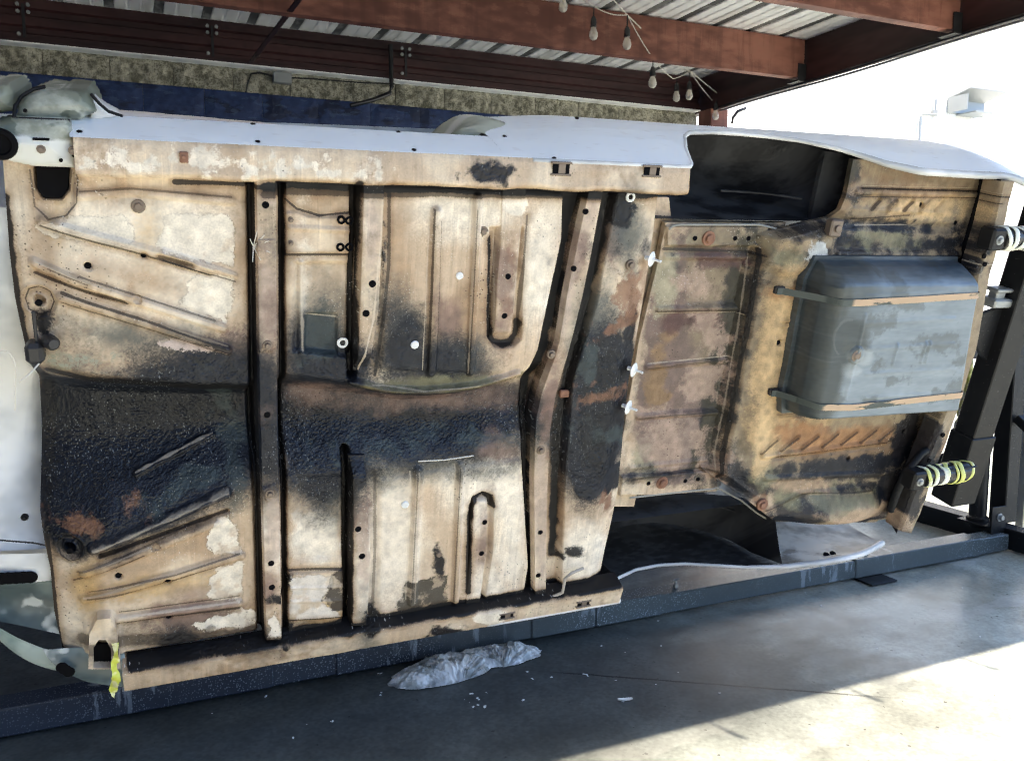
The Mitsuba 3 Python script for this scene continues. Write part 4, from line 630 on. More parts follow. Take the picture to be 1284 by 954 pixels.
def floor_h(u, v, s, t):
    H = np.zeros_like(u)
    H += -0.35 * sstep(0.05, -0.22, u) * np.clip(0.02 - u, 0, 1) * 0.9              # toe board bends away
    H += tunnel(u, v)
    H += plate(u, v, [(1.2187, -0.0232), (1.3915, -0.0287), (1.3693, 0.341), (1.3221, 0.5984), (1.3372, 0.9367), (1.3826, 1.4198), (1.229, 1.4569), (1.2439, 1.371), (1.2497, 1.2598), (1.176, 0.8052), (1.1692, 0.5627), (1.1978, 0.4869), (1.235, 0.1464)], -.034, .008)
    H += plate(u, v, [(0.4527, 0.0823), (0.4821, 0.0797), (0.5078, 0.0914), (0.5885, 0.0901), (0.6254, 0.0792), (0.6278, 0.1839), (0.6007, 0.1881), (0.5386, 0.1839), (0.4521, 0.1901)], .007, .003)
    H += plate(u, v, [(0.478, 0.2131), (0.618, 0.2138), (0.6282, 0.4788), (0.4735, 0.4528)], -.014, .007) + plate(u, v, [(0.5088, 0.3535), (0.591, 0.356), (0.593, 0.4701), (0.5071, 0.4544)], -.010, .003)
    H += plate(u, v, [(0.4491, 1.1409), (0.5001, 1.1551), (0.6242, 1.1617), (0.6277, 1.3384), (0.4458, 1.3172)], .008, .003) + plate(u, v, [(0.4816, 0.8387), (0.6132, 0.8433), (0.6235, 1.1275), (0.4814, 1.1156)], -.010, .012)
    H += plate(u, v, [(1.0055, 0.1143), (1.1039, 0.1132), (1.1309, 0.4461), (1.1097, 0.4652), (1.0513, 0.4651), (1.0261, 0.4344)], -.024, .004) + plate(u, v, [(1.0379, 1.3554), (1.0142, 1.0132), (1.0209, 0.9625), (1.0519, 0.9493), (1.0915, 0.9713), (1.104, 1.1743), (1.0924, 1.3656)], -.024, .004)
    H += plate(u, v, [(0.6961, 0.0079), (1.2135, 0.0147), (1.2219, 0.1233), (1.1896, 0.4611), (1.165, 0.5237), (1.1108, 0.5541), (0.7145, 0.5166)], .006, .010)
    H += plate(u, v, [(0.7223, 0.8662), (1.1666, 0.8462), (1.2196, 1.2235), (1.2055, 1.3415), (1.0751, 1.3623), (0.7351, 1.3718)], .006, .010)
    for q in BEADS: H += bead(u, v, q[0], q[1], q[2] * 1.6, .005)
    for q in GROOVES: H += bead(u, v, q[0], q[1], q[2] * 2.0, .004)
    # outriggers for the front rails
    H += plate(u, v, [(-0.099, -0.0243), (-0.0041, -0.0281), (-0.0194, 0.0761), (-0.0416, 0.1058), (-0.0745, 0.1118), (-0.0978, 0.0886)], -.010, .006) + plate(u, v, [(-0.0881, -0.0247), (-0.0202, -0.0275), (-0.0293, 0.0402), (-0.044, 0.0604), (-0.0792, 0.0612), (-0.0884, 0.0419)], -.09, .004)
    H += plate(u, v, [(-0.1081, 1.3913), (-0.0921, 1.2444), (-0.0603, 1.1923), (-0.0168, 1.1954), (-0.0004, 1.2498), (0.0006, 1.417)], .006, .004)
    for c, R in (((-0.1128, 0.3078), .040), ((-0.1073, 0.9917), .036)):
        r = np.hypot(u - c[0], v - c[1])
        H += .004 * sstep(R - .008, R, r) * (1 - sstep(R, R + .008, r)) - .006 * sstep(R, R - .01, r) + pit(u, v, c, .012, -.03) + .006 * sstep(.018, .014, r) * sstep(.011, .013, r)
    for c, r in PINHOLES: H += pit(u, v, c, r, -.012)
    H += plate(u, v, [(1.3822, 0.4694), (1.5373, 0.4628), (1.5704, 0.8434), (1.4101, 0.8714)], -.006, .03)
    H += -0.05 * sstep(1.47, 1.60, u)
    H += .003 * (nnoise(np.stack([u, v], -1), 9, 1) - .5) + .0016 * (nnoise(np.stack([u, v], -1), 30, 2) - .5)
    return H
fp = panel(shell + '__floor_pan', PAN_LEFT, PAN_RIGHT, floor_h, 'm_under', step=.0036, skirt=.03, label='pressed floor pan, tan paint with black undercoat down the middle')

def prism(pts, h0, h1, c=0.0):
    m = trimesh.creation.extrude_polygon(sg.Polygon(pts).buffer(.006).buffer(-.004), h1 - h0); m.apply_translation([0, 0, h0]); return m
outr = trimesh.boolean.difference([prism([(-0.0871, 1.3467), (-0.0762, 1.2357), (-0.0552, 1.1924), (-0.0238, 1.1934), (-0.0127, 1.2328), (-0.0118, 1.3641)], -.05, .036), prism([(-0.0747, 1.3469), (-0.0697, 1.2828), (-0.056, 1.2589), (-0.0405, 1.2623), (-0.0307, 1.2914), (-0.0334, 1.3565)], -.02, .08)], engine='manifold')
add(shell + '__rail_outrigger', carmesh(outr), 'm_under', smooth=30, label='short rail stub with an arched opening at the lower front corner')
add(shell + '__rail_outrigger_shade', carmesh(prism([(-0.082, 1.3668), (-0.076, 1.291), (-0.0284, 1.3012), (-0.0339, 1.3778)], -.03, .006)), 'm_hole')  # black block paints the dark inside of the lower stub
add(shell + '__rail_opening_shade', carmesh(prism([(-0.0854, -0.0079), (-0.0229, -0.0103), (-0.0306, 0.0402), (-0.0438, 0.0604), (-0.0794, 0.0613), (-0.0888, 0.0436)], -.06, -.022)), 'm_hole', label='black block painting the dark inside of the upper front rail stub')  # black fill paints the shade that the shallow pocket lacks
MEMBER_S = np.concatenate([np.linspace(0, .16, 7), np.linspace(.2, .8, 18), np.linspace(.84, 1, 7)])
def member(name, left, right, top, base=-.004, holes=(), label=None, plates=(), ends=(0, 0)):
    def hf(u, v, s, t):
        H = base + (top - base) * sstep(0, .13, s) * sstep(1, .87, s)
        if ends[0]: H = base + (H - base) * sstep(0, ends[0], t)
        if ends[1]: H = base + (H - base) * sstep(1, 1 - ends[1], t)
        for c, r in holes: H = H + pit(u, v, c, r, -.012)
        for pts, hh in plates: H = H + plate(u, v, pts, hh, .002)
        return H + .0018 * (nnoise(np.stack([u, v], -1), 22, 5) - .5)
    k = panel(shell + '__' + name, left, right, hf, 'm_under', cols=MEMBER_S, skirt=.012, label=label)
    return k
def hole_disc(parent, c, r, h, ring=True, bsdf='m_hole'):
    key = add(parent + '__bolt_hole', carmesh(lathe([(0.0001, .0012), (r, .0012), (r, -.004)], (c[0], c[1], h), (0, 0, 1), 16)), bsdf)
    return key
def bolt(parent, c, r, h, bsdf='m_bolt', name='bolt'):
    m = cat(lathe([(0.0001, .004), (r * 1.5, .004), (r * 1.6, .001), (r * 1.6, -.003)], (c[0], c[1], h), (0, 0, 1), 16), lathe([(0.0001, .012), (r * .8, .012), (r * .95, .010), (r * .95, .002)], (c[0], c[1], h), (0, 0, 1), 6))
    return add(parent + '__' + name, carmesh(m), bsdf, smooth=30)
M1 = .042
k = member('cross_member', [(0.3747, -0.0048), (0.3739, 0.1418), (0.3723, 0.5669), (0.3796, 1.3447)], [(0.4322, -0.0067), (0.431, 0.1415), (0.4316, 0.5712), (0.4373, 1.3569)], M1, label='upright box cross member under the front seats', plates=[([(0.3796, 0.1418), (0.4271, 0.1415), (0.4247, 0.4178), (0.4124, 0.437), (0.3825, 0.4356), (0.375, 0.4113)], .004), ([(0.3804, 0.8346), (0.4146, 0.8237), (0.4272, 0.8604), (0.3926, 0.8762)], .006)])
for q in ((0.4015, 0.0574), (0.4013, 0.2162), (0.3981, 0.615), (0.4032, 1.0811), (0.4046, 1.163)): hole_disc(k, q, .0085, M1)
bolt(k, (0.4007, 0.4167), .008, M1 + .004); bolt(k, (0.4015, 0.8497), .008, M1 + .006)
M2 = .034
k = member('seat_riser', [(0.6342, -0.004), (0.6345, 0.163), (0.6332, 0.3576), (0.635, 0.5178)], [(0.7038, -0.0062), (0.7032, 0.1417), (0.6997, 0.3372), (0.6749, 0.5202)], M2, ends=(0, .12))
for q in ((0.6733, 0.2615), (0.6586, 0.3427)): hole_disc(k, q, .0095, M2)
k = member('seat_riser', [(0.6278, 0.7811), (0.6327, 0.9969), (0.6382, 1.3514)], [(0.6762, 0.7861), (0.6924, 1.0054), (0.7033, 1.1185), (0.6961, 1.3632)], M2, ends=(.1, 0))
for q in ((0.6543, 1.0082), (0.6688, 1.1045)): hole_disc(k, q, .0095, M2)
k = member('seat_bracket', [(1.0193, 0.0047), (1.0298, 0.1449), (1.0303, 0.2822), (1.0371, 0.4405)], [(1.1112, 0.0021), (1.1046, 0.1444), (1.1042, 0.2834), (1.1027, 0.4432)], .010, -.014, ends=(0, .06))
for q in ((1.0698, 0.2523), (1.0699, 0.3693)): hole_disc(k, q, .0085, .010)
k = member('seat_bracket', [(1.0161, 0.9553), (1.0241, 1.1245), (1.019, 1.3812)], [(1.0754, 0.9627), (1.0875, 1.1642), (1.083, 1.3744)], .010, -.014, ends=(.06, 0))
for q in ((1.0672, 1.0568), (1.0663, 1.1727)): hole_disc(k, q, .0085, .010)
M3 = .02
k = member('rear_cross_member', [(1.2822, 0.0003), (1.2657, 0.1416), (1.251, 0.3078), (1.2459, 0.4565), (1.2323, 0.5198), (1.2054, 0.6093), (1.1943, 0.7017), (1.2119, 0.9118), (1.241, 1.1524), (1.2687, 1.3779)],
           [(1.3407, -0.0013), (1.333, 0.1412), (1.3197, 0.3091), (1.3017, 0.4335), (1.2853, 0.5356), (1.2684, 0.6402), (1.2651, 0.7486), (1.2813, 0.978), (1.3045, 1.2243), (1.3238, 1.3881)], M3, -.036, label='curved tan cross member in front of the rear axle')
for q in ((1.2869, 0.0621), (1.271, 0.2286), (1.2646, 1.1162), (1.2763, 1.286)): hole_disc(k, q, .0085, M3)
bolt(k, (1.2289, 0.4914), .009, M3); bolt(k, (1.2312, 0.812), .009, M3)
# plugs and fasteners in the floor
for q, r in (((0.8059, 0.447), .012), ((0.8021, 0.9601), .012), ((0.9245, 0.2495), .011)):
    add(fp + '__plug', carmesh(lathe([(0.0001, .006), (r * .8, .006), (r, .004), (r, -.01)], (q[0], q[1], .006), (0, 0, 1), 18)), 'm_plug', smooth=30, label='round pale plug in the floor')
for q in ((0.4663, 0.1001), (0.4661, 0.1591)): bolt(fp, q, .0045, .006)
for q in ((0.5928, 0.0982), (0.6134, 0.1), (0.592, 0.1691), (0.6149, 0.169)):
    add(fp + '__grommet', carmesh(lathe([(.005, .006), (.008, .010), (.011, .008), (.011, 0)], (q[0], q[1], .004), (0, 0, 1), 14)), 'm_hole', smooth=30)
for q in ((0.9853, 0.1256), (0.1171, 0.0746), (1.4694, 0.2231), (0.9205, 1.1545)): bolt(fp, q, .010, .002)
for q in ((0.1221, 0.1917), (-0.0014, 0.2184), (0.1012, 0.3008), (0.104, 1.0053), (0.0039, 1.0865), (0.1276, 1.1221), (0.1236, 1.2446), (-0.1128, 0.3078), (-0.1074, 0.9924)): hole_disc(fp, q, .008, -.008)
add(fp + '__washer', carmesh(lathe([(.008, .005), (.015, .005), (.016, .001), (.008, .001)], (*(1.4364, 0.0203), .0), (0, 0, 1), 18)), 'm_plug', smooth=30)
add(fp + '__washer', carmesh(lathe([(.008, .005), (.015, .005), (.016, .001), (.008, .001)], (*(0.6077, 0.4407), -.018), (0, 0, 1), 18)), 'm_plug', smooth=30)
# big white trim clips standing on the heel board
for i, q in enumerate(((1.5307, 0.206), (1.5284, 0.5675), (1.5289, 0.6982))):
    c = np.array([q[0], q[1], -.02]); d = np.array([.55, .03, .80]); d /= np.linalg.norm(d)
    m = cat(lathe([(0.0001, .004), (.020, .001), (.024, -.002), (.0001, -.004)], c + d * .024, d, 22), lathe([(.0001, .030), (.004, .030), (.004, 0)], c + d * .024, d, 10), lathe([(.0001, 0), (.007, 0), (.007, .026)], c, d, 10))
    add(fp + '__trim_clip', carmesh(m), 'm_plug', smooth=30, label='white plastic clip with a round head and a stem')
add(fp + '__strap', carmesh(trimesh.util.concatenate([box((1.2945, 0.6424)[0], (1.4495, 0.6394)[0], (1.2945, 0.6424)[1] - .012, (1.2945, 0.6424)[1] + .012, -.028, -.014, .003)])), 'm_rusty', label='short rust red strap across the heel board')
# cable bracket at the front edge of the tunnel
q = (-0.1309, 0.4244)
m = cat(box(q[0] - .020, q[0] + .020, q[1] - .024, q[1] + .028, -.03, .026, .010), lathe([(.0001, .04), (.011, .04), (.017, .03), (.018, 0)], (q[0] + .03, q[1] - .022, -.005), (.4, -.1, 1), 14), box(q[0] + .002, q[0] + .010, q[1] - .10, q[1] - .02, -.002, .005, .002))
add(fp + '__cable_bracket', carmesh(m), 'm_dark_metal', smooth=30, label='dark cable bracket at the front of the tunnel')
m = tube(car(*np.array([(*(-0.1233, 0.4492), .02), (*(-0.1456, 0.4706), .04), (*(-0.1654, 0.4838), .05)]).T), .0022, 6)
w2 = np.array([(*(-0.1813, 0.5556), .05), (*(-0.1772, 0.5245), .05), (*(-0.1678, 0.4428), .05), (*(-0.1707, 0.4225), .05), (*(-0.1788, 0.4061), .05), (*(-0.1916, 0.4036), .05), (*(-0.2084, 0.4088), .05)])
add(fp + '__loose_wire', cat(m, tube(car(*w2.T), .0016, 6)), 'm_wire', smooth=True)
add(fp + '__loose_wire', tube(car(*np.array([(*(0.8345, 0.8145), .012), (*(0.9146, 0.8174), .014), (*(1.0092, 0.8135), .012)]).T), .0022, 6), 'm_wire', smooth=True)
add(fp + '__cable', tube(car(*np.array([(*(0.6868, 1.3867), .03), (*(0.8564, 1.3835), .03), (*(1.0772, 1.3883), .03), (*(1.3111, 1.3834), .03), (*(1.3692, 1.361), .035), (*(1.3715, 1.3059), .035), (*(1.3971, 1.2908), .03), (*(1.4456, 1.2858), .02)]).T), .006, 8), 'm_cable', smooth=True, label='thin pale pipe along the lower sill')
m = [tube(car(*np.array([(*(0.3724, 0.1636), .03), (.3724 + .0024 * dx, .1636 + .0024 * dy, .05)]).T), .0014, 5) for dx, dy in ((10, -14), (14, -8), (-2, 14), (6, 12), (16, 4), (-4, -10), (3, -18))]
add(fp + '__frayed_wire', cat(*m), 'm_wire')

# ---- axle floor and boot floor
def axle_h(u, v, s, t):
    H = np.full_like(u, HB)
    for q in ([(1.7164, 0.4264), (2.0539, 0.4295)], [(1.7085, 0.635), (2.0432, 0.6286)], [(1.7015, 0.8233), (2.0524, 0.832)]):
        H += bead(u, v, q, .020, .008)
    H += bead(u, v, [(1.7083, 0.2439), (2.0654, 0.2447)], .016, .006) + bead(u, v, [(1.7021, 1.0274), (2.0621, 1.0289)], .016, .006)
    H += bead(u, v, [(2.0547, 0.1997), (2.0724, 1.0951)], .016, .012, .003) + bead(u, v, [(2.0778, 0.1829), (2.1073, 1.1198)], .02, -.02, .004)
    H += plate(u, v, [(1.7982, 0.2551), (2.0545, 0.256), (2.0567, 0.4119), (1.8226, 0.4121)], -.008, .01) + plate(u, v, [(1.8151, 0.6288), (2.029, 0.6279), (2.0364, 0.8243), (1.8207, 0.8202)], -.006, .012)
    H += plate(u, v, [(1.6893, 0.1403), (2.1001, 0.1354), (2.1105, 0.2051), (1.7014, 0.2064)], .012, .003) + plate(u, v, [(1.6667, 1.0562), (2.0981, 1.0772), (2.1082, 1.176), (1.6692, 1.1359)], .012, .003)
    H += .004 * (nnoise(np.stack([u, v], -1), 11, 1) - .5)
    return H
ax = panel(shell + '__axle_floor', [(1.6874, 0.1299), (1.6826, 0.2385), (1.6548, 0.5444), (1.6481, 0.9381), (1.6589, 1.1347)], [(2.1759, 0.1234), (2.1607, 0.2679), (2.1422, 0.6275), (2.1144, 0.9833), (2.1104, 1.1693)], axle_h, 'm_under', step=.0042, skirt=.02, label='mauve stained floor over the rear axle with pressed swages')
for q in ((1.8053, 0.1791), (1.9663, 0.178), (2.0226, 0.1776), (1.7848, 1.0963), (1.9476, 1.105), (2.0051, 1.1047)): hole_disc(ax, q, .008, HB + .012)
for q in ((1.8592, 0.1787), (1.8443, 1.0998)): bolt(ax, q, .016, HB + .012, 'm_rusty')
def boot_h(u, v, s, t):
    H = np.full_like(u, HC)
    sl = np.interp(v, [-.1, .06, .12, .2, 1.0, 1.08, 1.2], [0, 0, .5, 1, 1, .5, 0]); H += (HB - HC - .01) * sstep(.085, .0, s) * sl - .03 * sstep(.20, .09, s) * sl + .012 * np.exp(-((s - .15) / .035) ** 2) * sl
    H -= .07 * sstep(.955, 1.0, t) + .02 * sstep(.93, .96, t)
    # front slope and spring hanger pocket
    H += plate(u, v, [(2.0652, 0.1208), (2.3205, 0.1179), (2.3221, 0.2443), (2.1411, 0.2854), (2.0295, 0.2428)], .018, .02)
    for q in ([(2.3713, -0.006), (2.9288, -0.0095)],): H += bead(u, v, q, .020, .009)
    H += bead(u, v, [(2.3517, 0.1037), (2.849, 0.1179)], .030, -.014, .012) + bead(u, v, [(2.3478, 0.2102), (2.9893, 0.2137)], .024, .014, .008) + bead(u, v, [(2.3721, 0.0538), (2.8677, 0.0617)], .012, .005)
    for i in range(5):
        H += bead(u, v, [(2.449 + .076 * i, .053), (2.482 + .076 * i, .022)], .012, .010 if i % 2 else -.010, .005)
    for i in range(7):
        H += bead(u, v, [(2.207 + .097 * i, .969), (2.272 + .097 * i, .921)], .016, .009, .006)
    H += bead(u, v, [(2.211, 0.9867), (2.8247, 0.9811)], .016, .009, .005) + bead(u, v, [(2.216, 1.0074), (2.8333, 1.007)], .008, -.006, .003)
    for du, dv in ((0, 0), (.004, .018), (.093, .364), (.097, .382)): H += bead(u, v, [(2.164 + du, .451 + dv), (2.284 + du, .449 + dv)], .010, .005, .004)
    H += bead(u, v, [(2.2139, 0.5654), (2.3331, 0.671)], .008, -.005, .003) + bead(u, v, [(2.22, 0.5203), (2.314, 0.6011)], .008, -.004, .003)
    # lower wheel house bulge
    c = (2.6604, 1.2655); e = np.sqrt(((u - c[0]) / .30) ** 2 + ((v - c[1]) / .10) ** 2)
    H += .075 * sstep(1.05, .25, e)
    H += bead(u, v, [(2.2541, 1.0865), (2.9188, 1.1328)], .02, .008, .008) + bead(u, v, [(2.2977, 1.2323), (2.4496, 1.1694), (2.8085, 1.1946)], .012, .007, .005)
    H += pit(u, v, (2.1773, 0.5335), .010) + pit(u, v, (2.6799, 0.0336), .008) + pit(u, v, (2.8773, 0.0968), .009) + pit(u, v, (2.9117, 0.9461), .009) + pit(u, v, (2.6516, 1.0424), .008)
    H += .005 * (nnoise(np.stack([u, v], -1), 10, 4) - .5)
    return H
BOOT_L = [(2.3215, -0.1105), (2.3265, 0.0087), (2.3062, 0.0933), (2.1213, 0.1445), (2.0325, 0.1613), (1.9998, 0.2701), (1.9961, 0.5257), (1.9993, 0.7988), (2.01, 1.0586), (2.1574, 1.1509), (2.2943, 1.2497), (2.439, 1.354)]
BOOT_R = [(2.9298, -0.1267), (2.9525, -0.0217), (2.953, 0.2382), (3.0008, 0.4702), (3.043, 0.7412), (3.0547, 1.0137), (2.9987, 1.1718), (3.0306, 1.3295), (3.0126, 1.4376)]
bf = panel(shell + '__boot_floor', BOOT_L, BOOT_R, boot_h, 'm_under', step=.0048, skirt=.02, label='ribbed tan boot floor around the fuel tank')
for q in ((2.1773, 0.5335), (2.6799, 0.0336), (2.8773, 0.0968), (2.9117, 0.9461)): hole_disc(bf, q, .008, HC - .006)
q = (2.2882, 0.1155)
add(bf + '__body_mount', carmesh(cat(box(q[0] - .026, q[0] + .026, q[1] - .03, q[1] + .03, HC, HC + .035, .005), lathe([(0.0001, .008), (.012, .008), (.012, 0)], (*q, HC + .035), (0, 0, 1), 8))), 'm_bolt', label='small square mount beside the wheel arch')
bolt(bf, (2.2628, 1.1993), .016, HC + .004, 'm_rusty')
# tail panel and lower tail bracket
def tail_h(u, v, s, t): return .034 - .07 * sstep(.72, 1.0, s) - .02 * sstep(.12, 0, s) + .004 * (nnoise(np.stack([u, v], -1), 20, 6) - .5)
tp = panel(shell + '__tail_panel', [(2.9015, -0.0746), (2.9149, 0.0928), (2.9075, 0.2554), (2.9563, 0.5051), (2.9601, 0.7694), (2.9417, 0.9763), (2.9158, 1.1725), (2.9032, 1.3397)], [(2.977, -0.077), (2.9921, 0.0919), (3.0008, 0.2714), (3.0518, 0.5742), (3.0495, 0.8451), (3.0304, 1.0754), (3.0245, 1.28), (3.0021, 1.3692)], tail_h, 'm_under', step=.006, cols=np.linspace(0, 1, 16), skirt=.06, label='tan rear edge panel of the shell')
BR, TLN = np.array(BOOT_R), np.array([(2.9015, -0.0746), (2.9149, 0.0928), (2.9075, 0.2554), (2.9563, 0.5051), (2.9601, 0.7694), (2.9417, 0.9763), (2.9158, 1.1725), (2.9032, 1.3397)])
vv = np.linspace(-0.08, 1.36, 80); ub = np.interp(vv, BR[:, 1], BR[:, 0]); ut = np.interp(vv, TLN[:, 1], TLN[:, 0]) + .004; k = np.linspace(0, 1, 6)
add(shell + '__tail_step', grid_mesh(car(ub[:, None] * (1 - k) + ut[:, None] * k - .01 * (k < .1), vv[:, None] + 0 * k, HC - .012 + (.034 - HC) * k ** 2.2)), 'm_tar', smooth=45, label='step between boot floor and rear edge panel, painted black for its shade')  # the shaded face of the step is put into its black colour
for q in ((2.9097, 0.1896), (2.9258, 0.2195), (2.9777, 0.9091), (2.9442, 1.0193), (2.9126, 1.0519)): hole_disc(tp, q, .009, .042)
add(tp + '__tail_bracket', carmesh(tube([(*(3.0176, 0.9694), .0), (*(2.9139, 0.9949), .02), (*(2.858, 1.0676), .02), (*(2.854, 1.1687), .01), (*(2.8583, 1.258), .0)], .016, 8)), 'm_tar', smooth=True, label='dark bent bracket at the lower tail corner')

# ---- sills
ROCK = [(.014, -.02), (.006, .020), (.000, .044), (-.006, .052), (-.014, .053), (-.030, .049), (-.055, .044), (-.072, .038), (-.081, .031)]
SKIN = [(-.0805, .0315), (-.086, .020), (-.096, -.012), (-.106, -.05), (-.114, -.085), (-.117, -.11), (-.112, -.130), (-.095, -.138), (-.05, -.14)]
def loft(key, us, prof, bsdf, low=False, wob=0., sub=3, fn=None, **kw):
    pr = np.array(prof); s = np.arange(len(pr)); ss = np.linspace(0, len(pr) - 1, (len(pr) - 1) * sub + 1)
    v, h = np.interp(ss, s, pr[:, 0]), np.interp(ss, s, pr[:, 1])
    U, Vv = np.meshgrid(us, v, indexing='ij'); H = np.broadcast_to(h, U.shape).copy()
    if wob:
        near = np.clip(1 - np.abs(Vv + .004) / .03, 0, 1)
        Vv = Vv + wob * near * (nnoise(np.stack([U, U * 0], -1), 9, 8) - .5) * 2 + .3 * wob * near * (nnoise(np.stack([U, U * 0], -1), 40, 9) - .5)
        H = H + .004 * (nnoise(np.stack([U, Vv * 3], -1), 10, 2) - .5)
    if fn: U, Vv, H = fn(U, Vv, H)
    if low: Vv = 2 * VM - Vv
    m = grid_mesh(car(U, Vv, H))
    return add(key, m, bsdf, smooth=45, **kw)
us = np.linspace(-.005, 1.60, 240)
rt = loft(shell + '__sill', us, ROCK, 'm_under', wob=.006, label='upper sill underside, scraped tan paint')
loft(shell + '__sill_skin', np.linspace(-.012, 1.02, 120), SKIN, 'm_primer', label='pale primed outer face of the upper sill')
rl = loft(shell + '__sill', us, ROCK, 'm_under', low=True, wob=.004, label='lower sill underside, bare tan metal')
loft(shell + '__sill_skin', np.linspace(-.012, 1.02, 120), SKIN, 'm_primer', low=True)
for low in (0, 1):   # end caps of the sills
    for uu in (-.005, 1.60):
        pr = np.array(ROCK + SKIN[1:]); v, h = pr[:, 0], pr[:, 1]
        if low: v = 2 * VM - v
        c = car(uu, np.append(v, v.mean()), np.append(h, -.04)); n = len(v)
        add((rl if low else rt) + '__end_cap', trimesh.Trimesh(c, np.array([[i, (i + 1) % n, n] for i in range(n)]), process=False), 'm_under')
def slot(parent, q, w, l, h):
    add(parent + '__slot', carmesh(cat(box(q[0] - l / 2, q[0] + l / 2, q[1] - w / 2, q[1] + w / 2, h - .004, h + .0015, .001))), 'm_hole')
    add(parent + '__slot_rim', carmesh(cat(box(q[0] - l / 2 - .006, q[0] + l / 2 + .006, q[1] - w / 2 - .006, q[1] - w / 2, h - .004, h + .004, .001), box(q[0] - l / 2 - .006, q[0] + l / 2 + .006, q[1] + w / 2, q[1] + w / 2 + .006, h - .004, h + .004, .001), box(q[0] - l * .18, q[0] + l * .26, q[1] - w / 2, q[1] + w / 2, h - .004, h + .003, .001))), 'm_bolt')
slot(rt, (1.1819, -0.0578), .026, .05, .046); slot(rt, (1.469, -0.0616), .022, .05, .046)
slot(rl, (1.1628, 1.4072), .014, .045, .048); slot(rl, (1.4505, 1.4137), .014, .045, .048)
bolt(rt, (0.2199, -0.0491), .005, .046, 'm_rusty'); add(rt + '__tab', carmesh(box(*((0.2114, -0.0505)[0], (0.2303, -0.0513)[0]), (0.2205, -0.0616)[1], (0.2193, -0.0365)[1], .044, .052, .002)), 'm_rusty')
for c in ((0.3902, -0.1154), (0.3888, -0.0873), (0.7622, -0.1156), (0.7732, -0.0859), (1.1405, -0.1156), (1.1662, -0.0823), (1.2898, -0.1812), (0.0083, -0.1191), (0.0075, -0.0896), (1.6238, -0.1063), (1.071, -0.1186)):
    # dot on the sloping outer face: find the height of the skin at this v
    pr = np.array(SKIN)[::-1]; o = np.argsort(pr[:7, 0]) if False else None
    hh = float(np.interp(-c[1], -np.array([q[0] for q in SKIN[:6]]), [q[1] for q in SKIN[:6]])) if c[1] > -.117 else -.11
    c = (c[0], c[1])
    n = np.array([0, -.95, .3])
    add(rt + '__skin_hole', carmesh(lathe([(0.0001, .002), (.006, .002), (.006, -.002)], (c[0], c[1], hh), n, 12)), 'm_hole')

# ---- quarter panels: height range of the skin runs from the cut edge hb(u) up to the shoulder
LIP = [(.90, .0315), (1.60, .0315), (1.615, .02), (1.64, -.06), (1.68, -.14), (1.74, -.20), (1.84, -.235), (1.95, -.240), (2.06, -.22), (2.18, -.17), (2.30, -.10), (2.42, -.035), (2.55, -.005), (2.80, .0), (3.30, -.01)]
def skin_w(h, u):
    w = np.interp(h, [-.66, -.60, -.52, -.45, -.36, -.27, -.18, -.11, -.05, .0, .032], [.70, .775, .825, .845, .850, .848, .838, .822, .800, .780, .766])
    return w - .10 * sstep(2.92, 3.40, u) - sstep(1.40, 1.02, u) * np.interp(h, [-.2, -.11, -.085, -.05, -.012, .02, .03], [.024, .0195, .0135, .0085, .0034, .0, .0005]) + .006 * sstep(1.62, 1.68, u) * sstep(2.6, 2.3, u) * sstep(-.34, -.12, h)
def quarter(low, inset, bsdf, name, label=None, u0=1.02, u1=3.22):
    uu = np.unique(np.concatenate([np.linspace(u0, 1.58, 60), np.linspace(1.58, 1.72, 50), np.linspace(1.72, u1, 150)]))
    L = np.array(LIP); hb = np.interp(uu, L[:, 0], L[:, 1]) - (.10 * sstep(2.55, 3.05, uu) ** 2 if low else 0)
    s = np.linspace(0, 1, 60)
    H = hb[:, None] * (1 - s) + (-.66) * s; U = np.broadcast_to(uu[:, None], H.shape)
    uf = .11 * sstep(-.125, -.26, H); U = U + uf * np.clip(1 - (U - u0) / .4, 0, 1)
    Wd = skin_w(H, U) - inset
    Vv = VM + Wd if low else VM - Wd
    return add(shell + '__' + name, grid_mesh(car(U, Vv, H)), bsdf, smooth=45, label=label)
qt = quarter(0, 0, 'm_primer', 'quarter_panel', 'pale primed upper quarter panel with open wheel arch')
quarter(0, .014, 'm_grey_metal', 'quarter_inner')
ql = quarter(1, 0, 'm_primer', 'quarter_panel', 'lower quarter panel above the rotisserie beam', u1=2.99)
quarter(1, .014, 'm_grey_metal', 'quarter_inner', 'scuffed grey inner face of the lower quarter panel', u1=2.985)
for low in (0, 1):   # folded lip along the wheel arch and lower edge
    uu = np.linspace(1.10, 2.99 if low else 3.22, 260); L = np.array(LIP); hb = np.interp(uu, L[:, 0], L[:, 1]) - (.10 * sstep(2.55, 3.05, uu) ** 2 if low else 0)
    w = skin_w(hb, uu) - .006
    pts = car(uu, VM + w if low else VM - w, hb)
    add((ql if low else qt) + '__arch_lip', tube(pts, .0075 + .006 * sstep(2.2, 2.6, uu), 8), 'm_white_paint', smooth=True, label='bare pale rolled lip of the wheel arch')
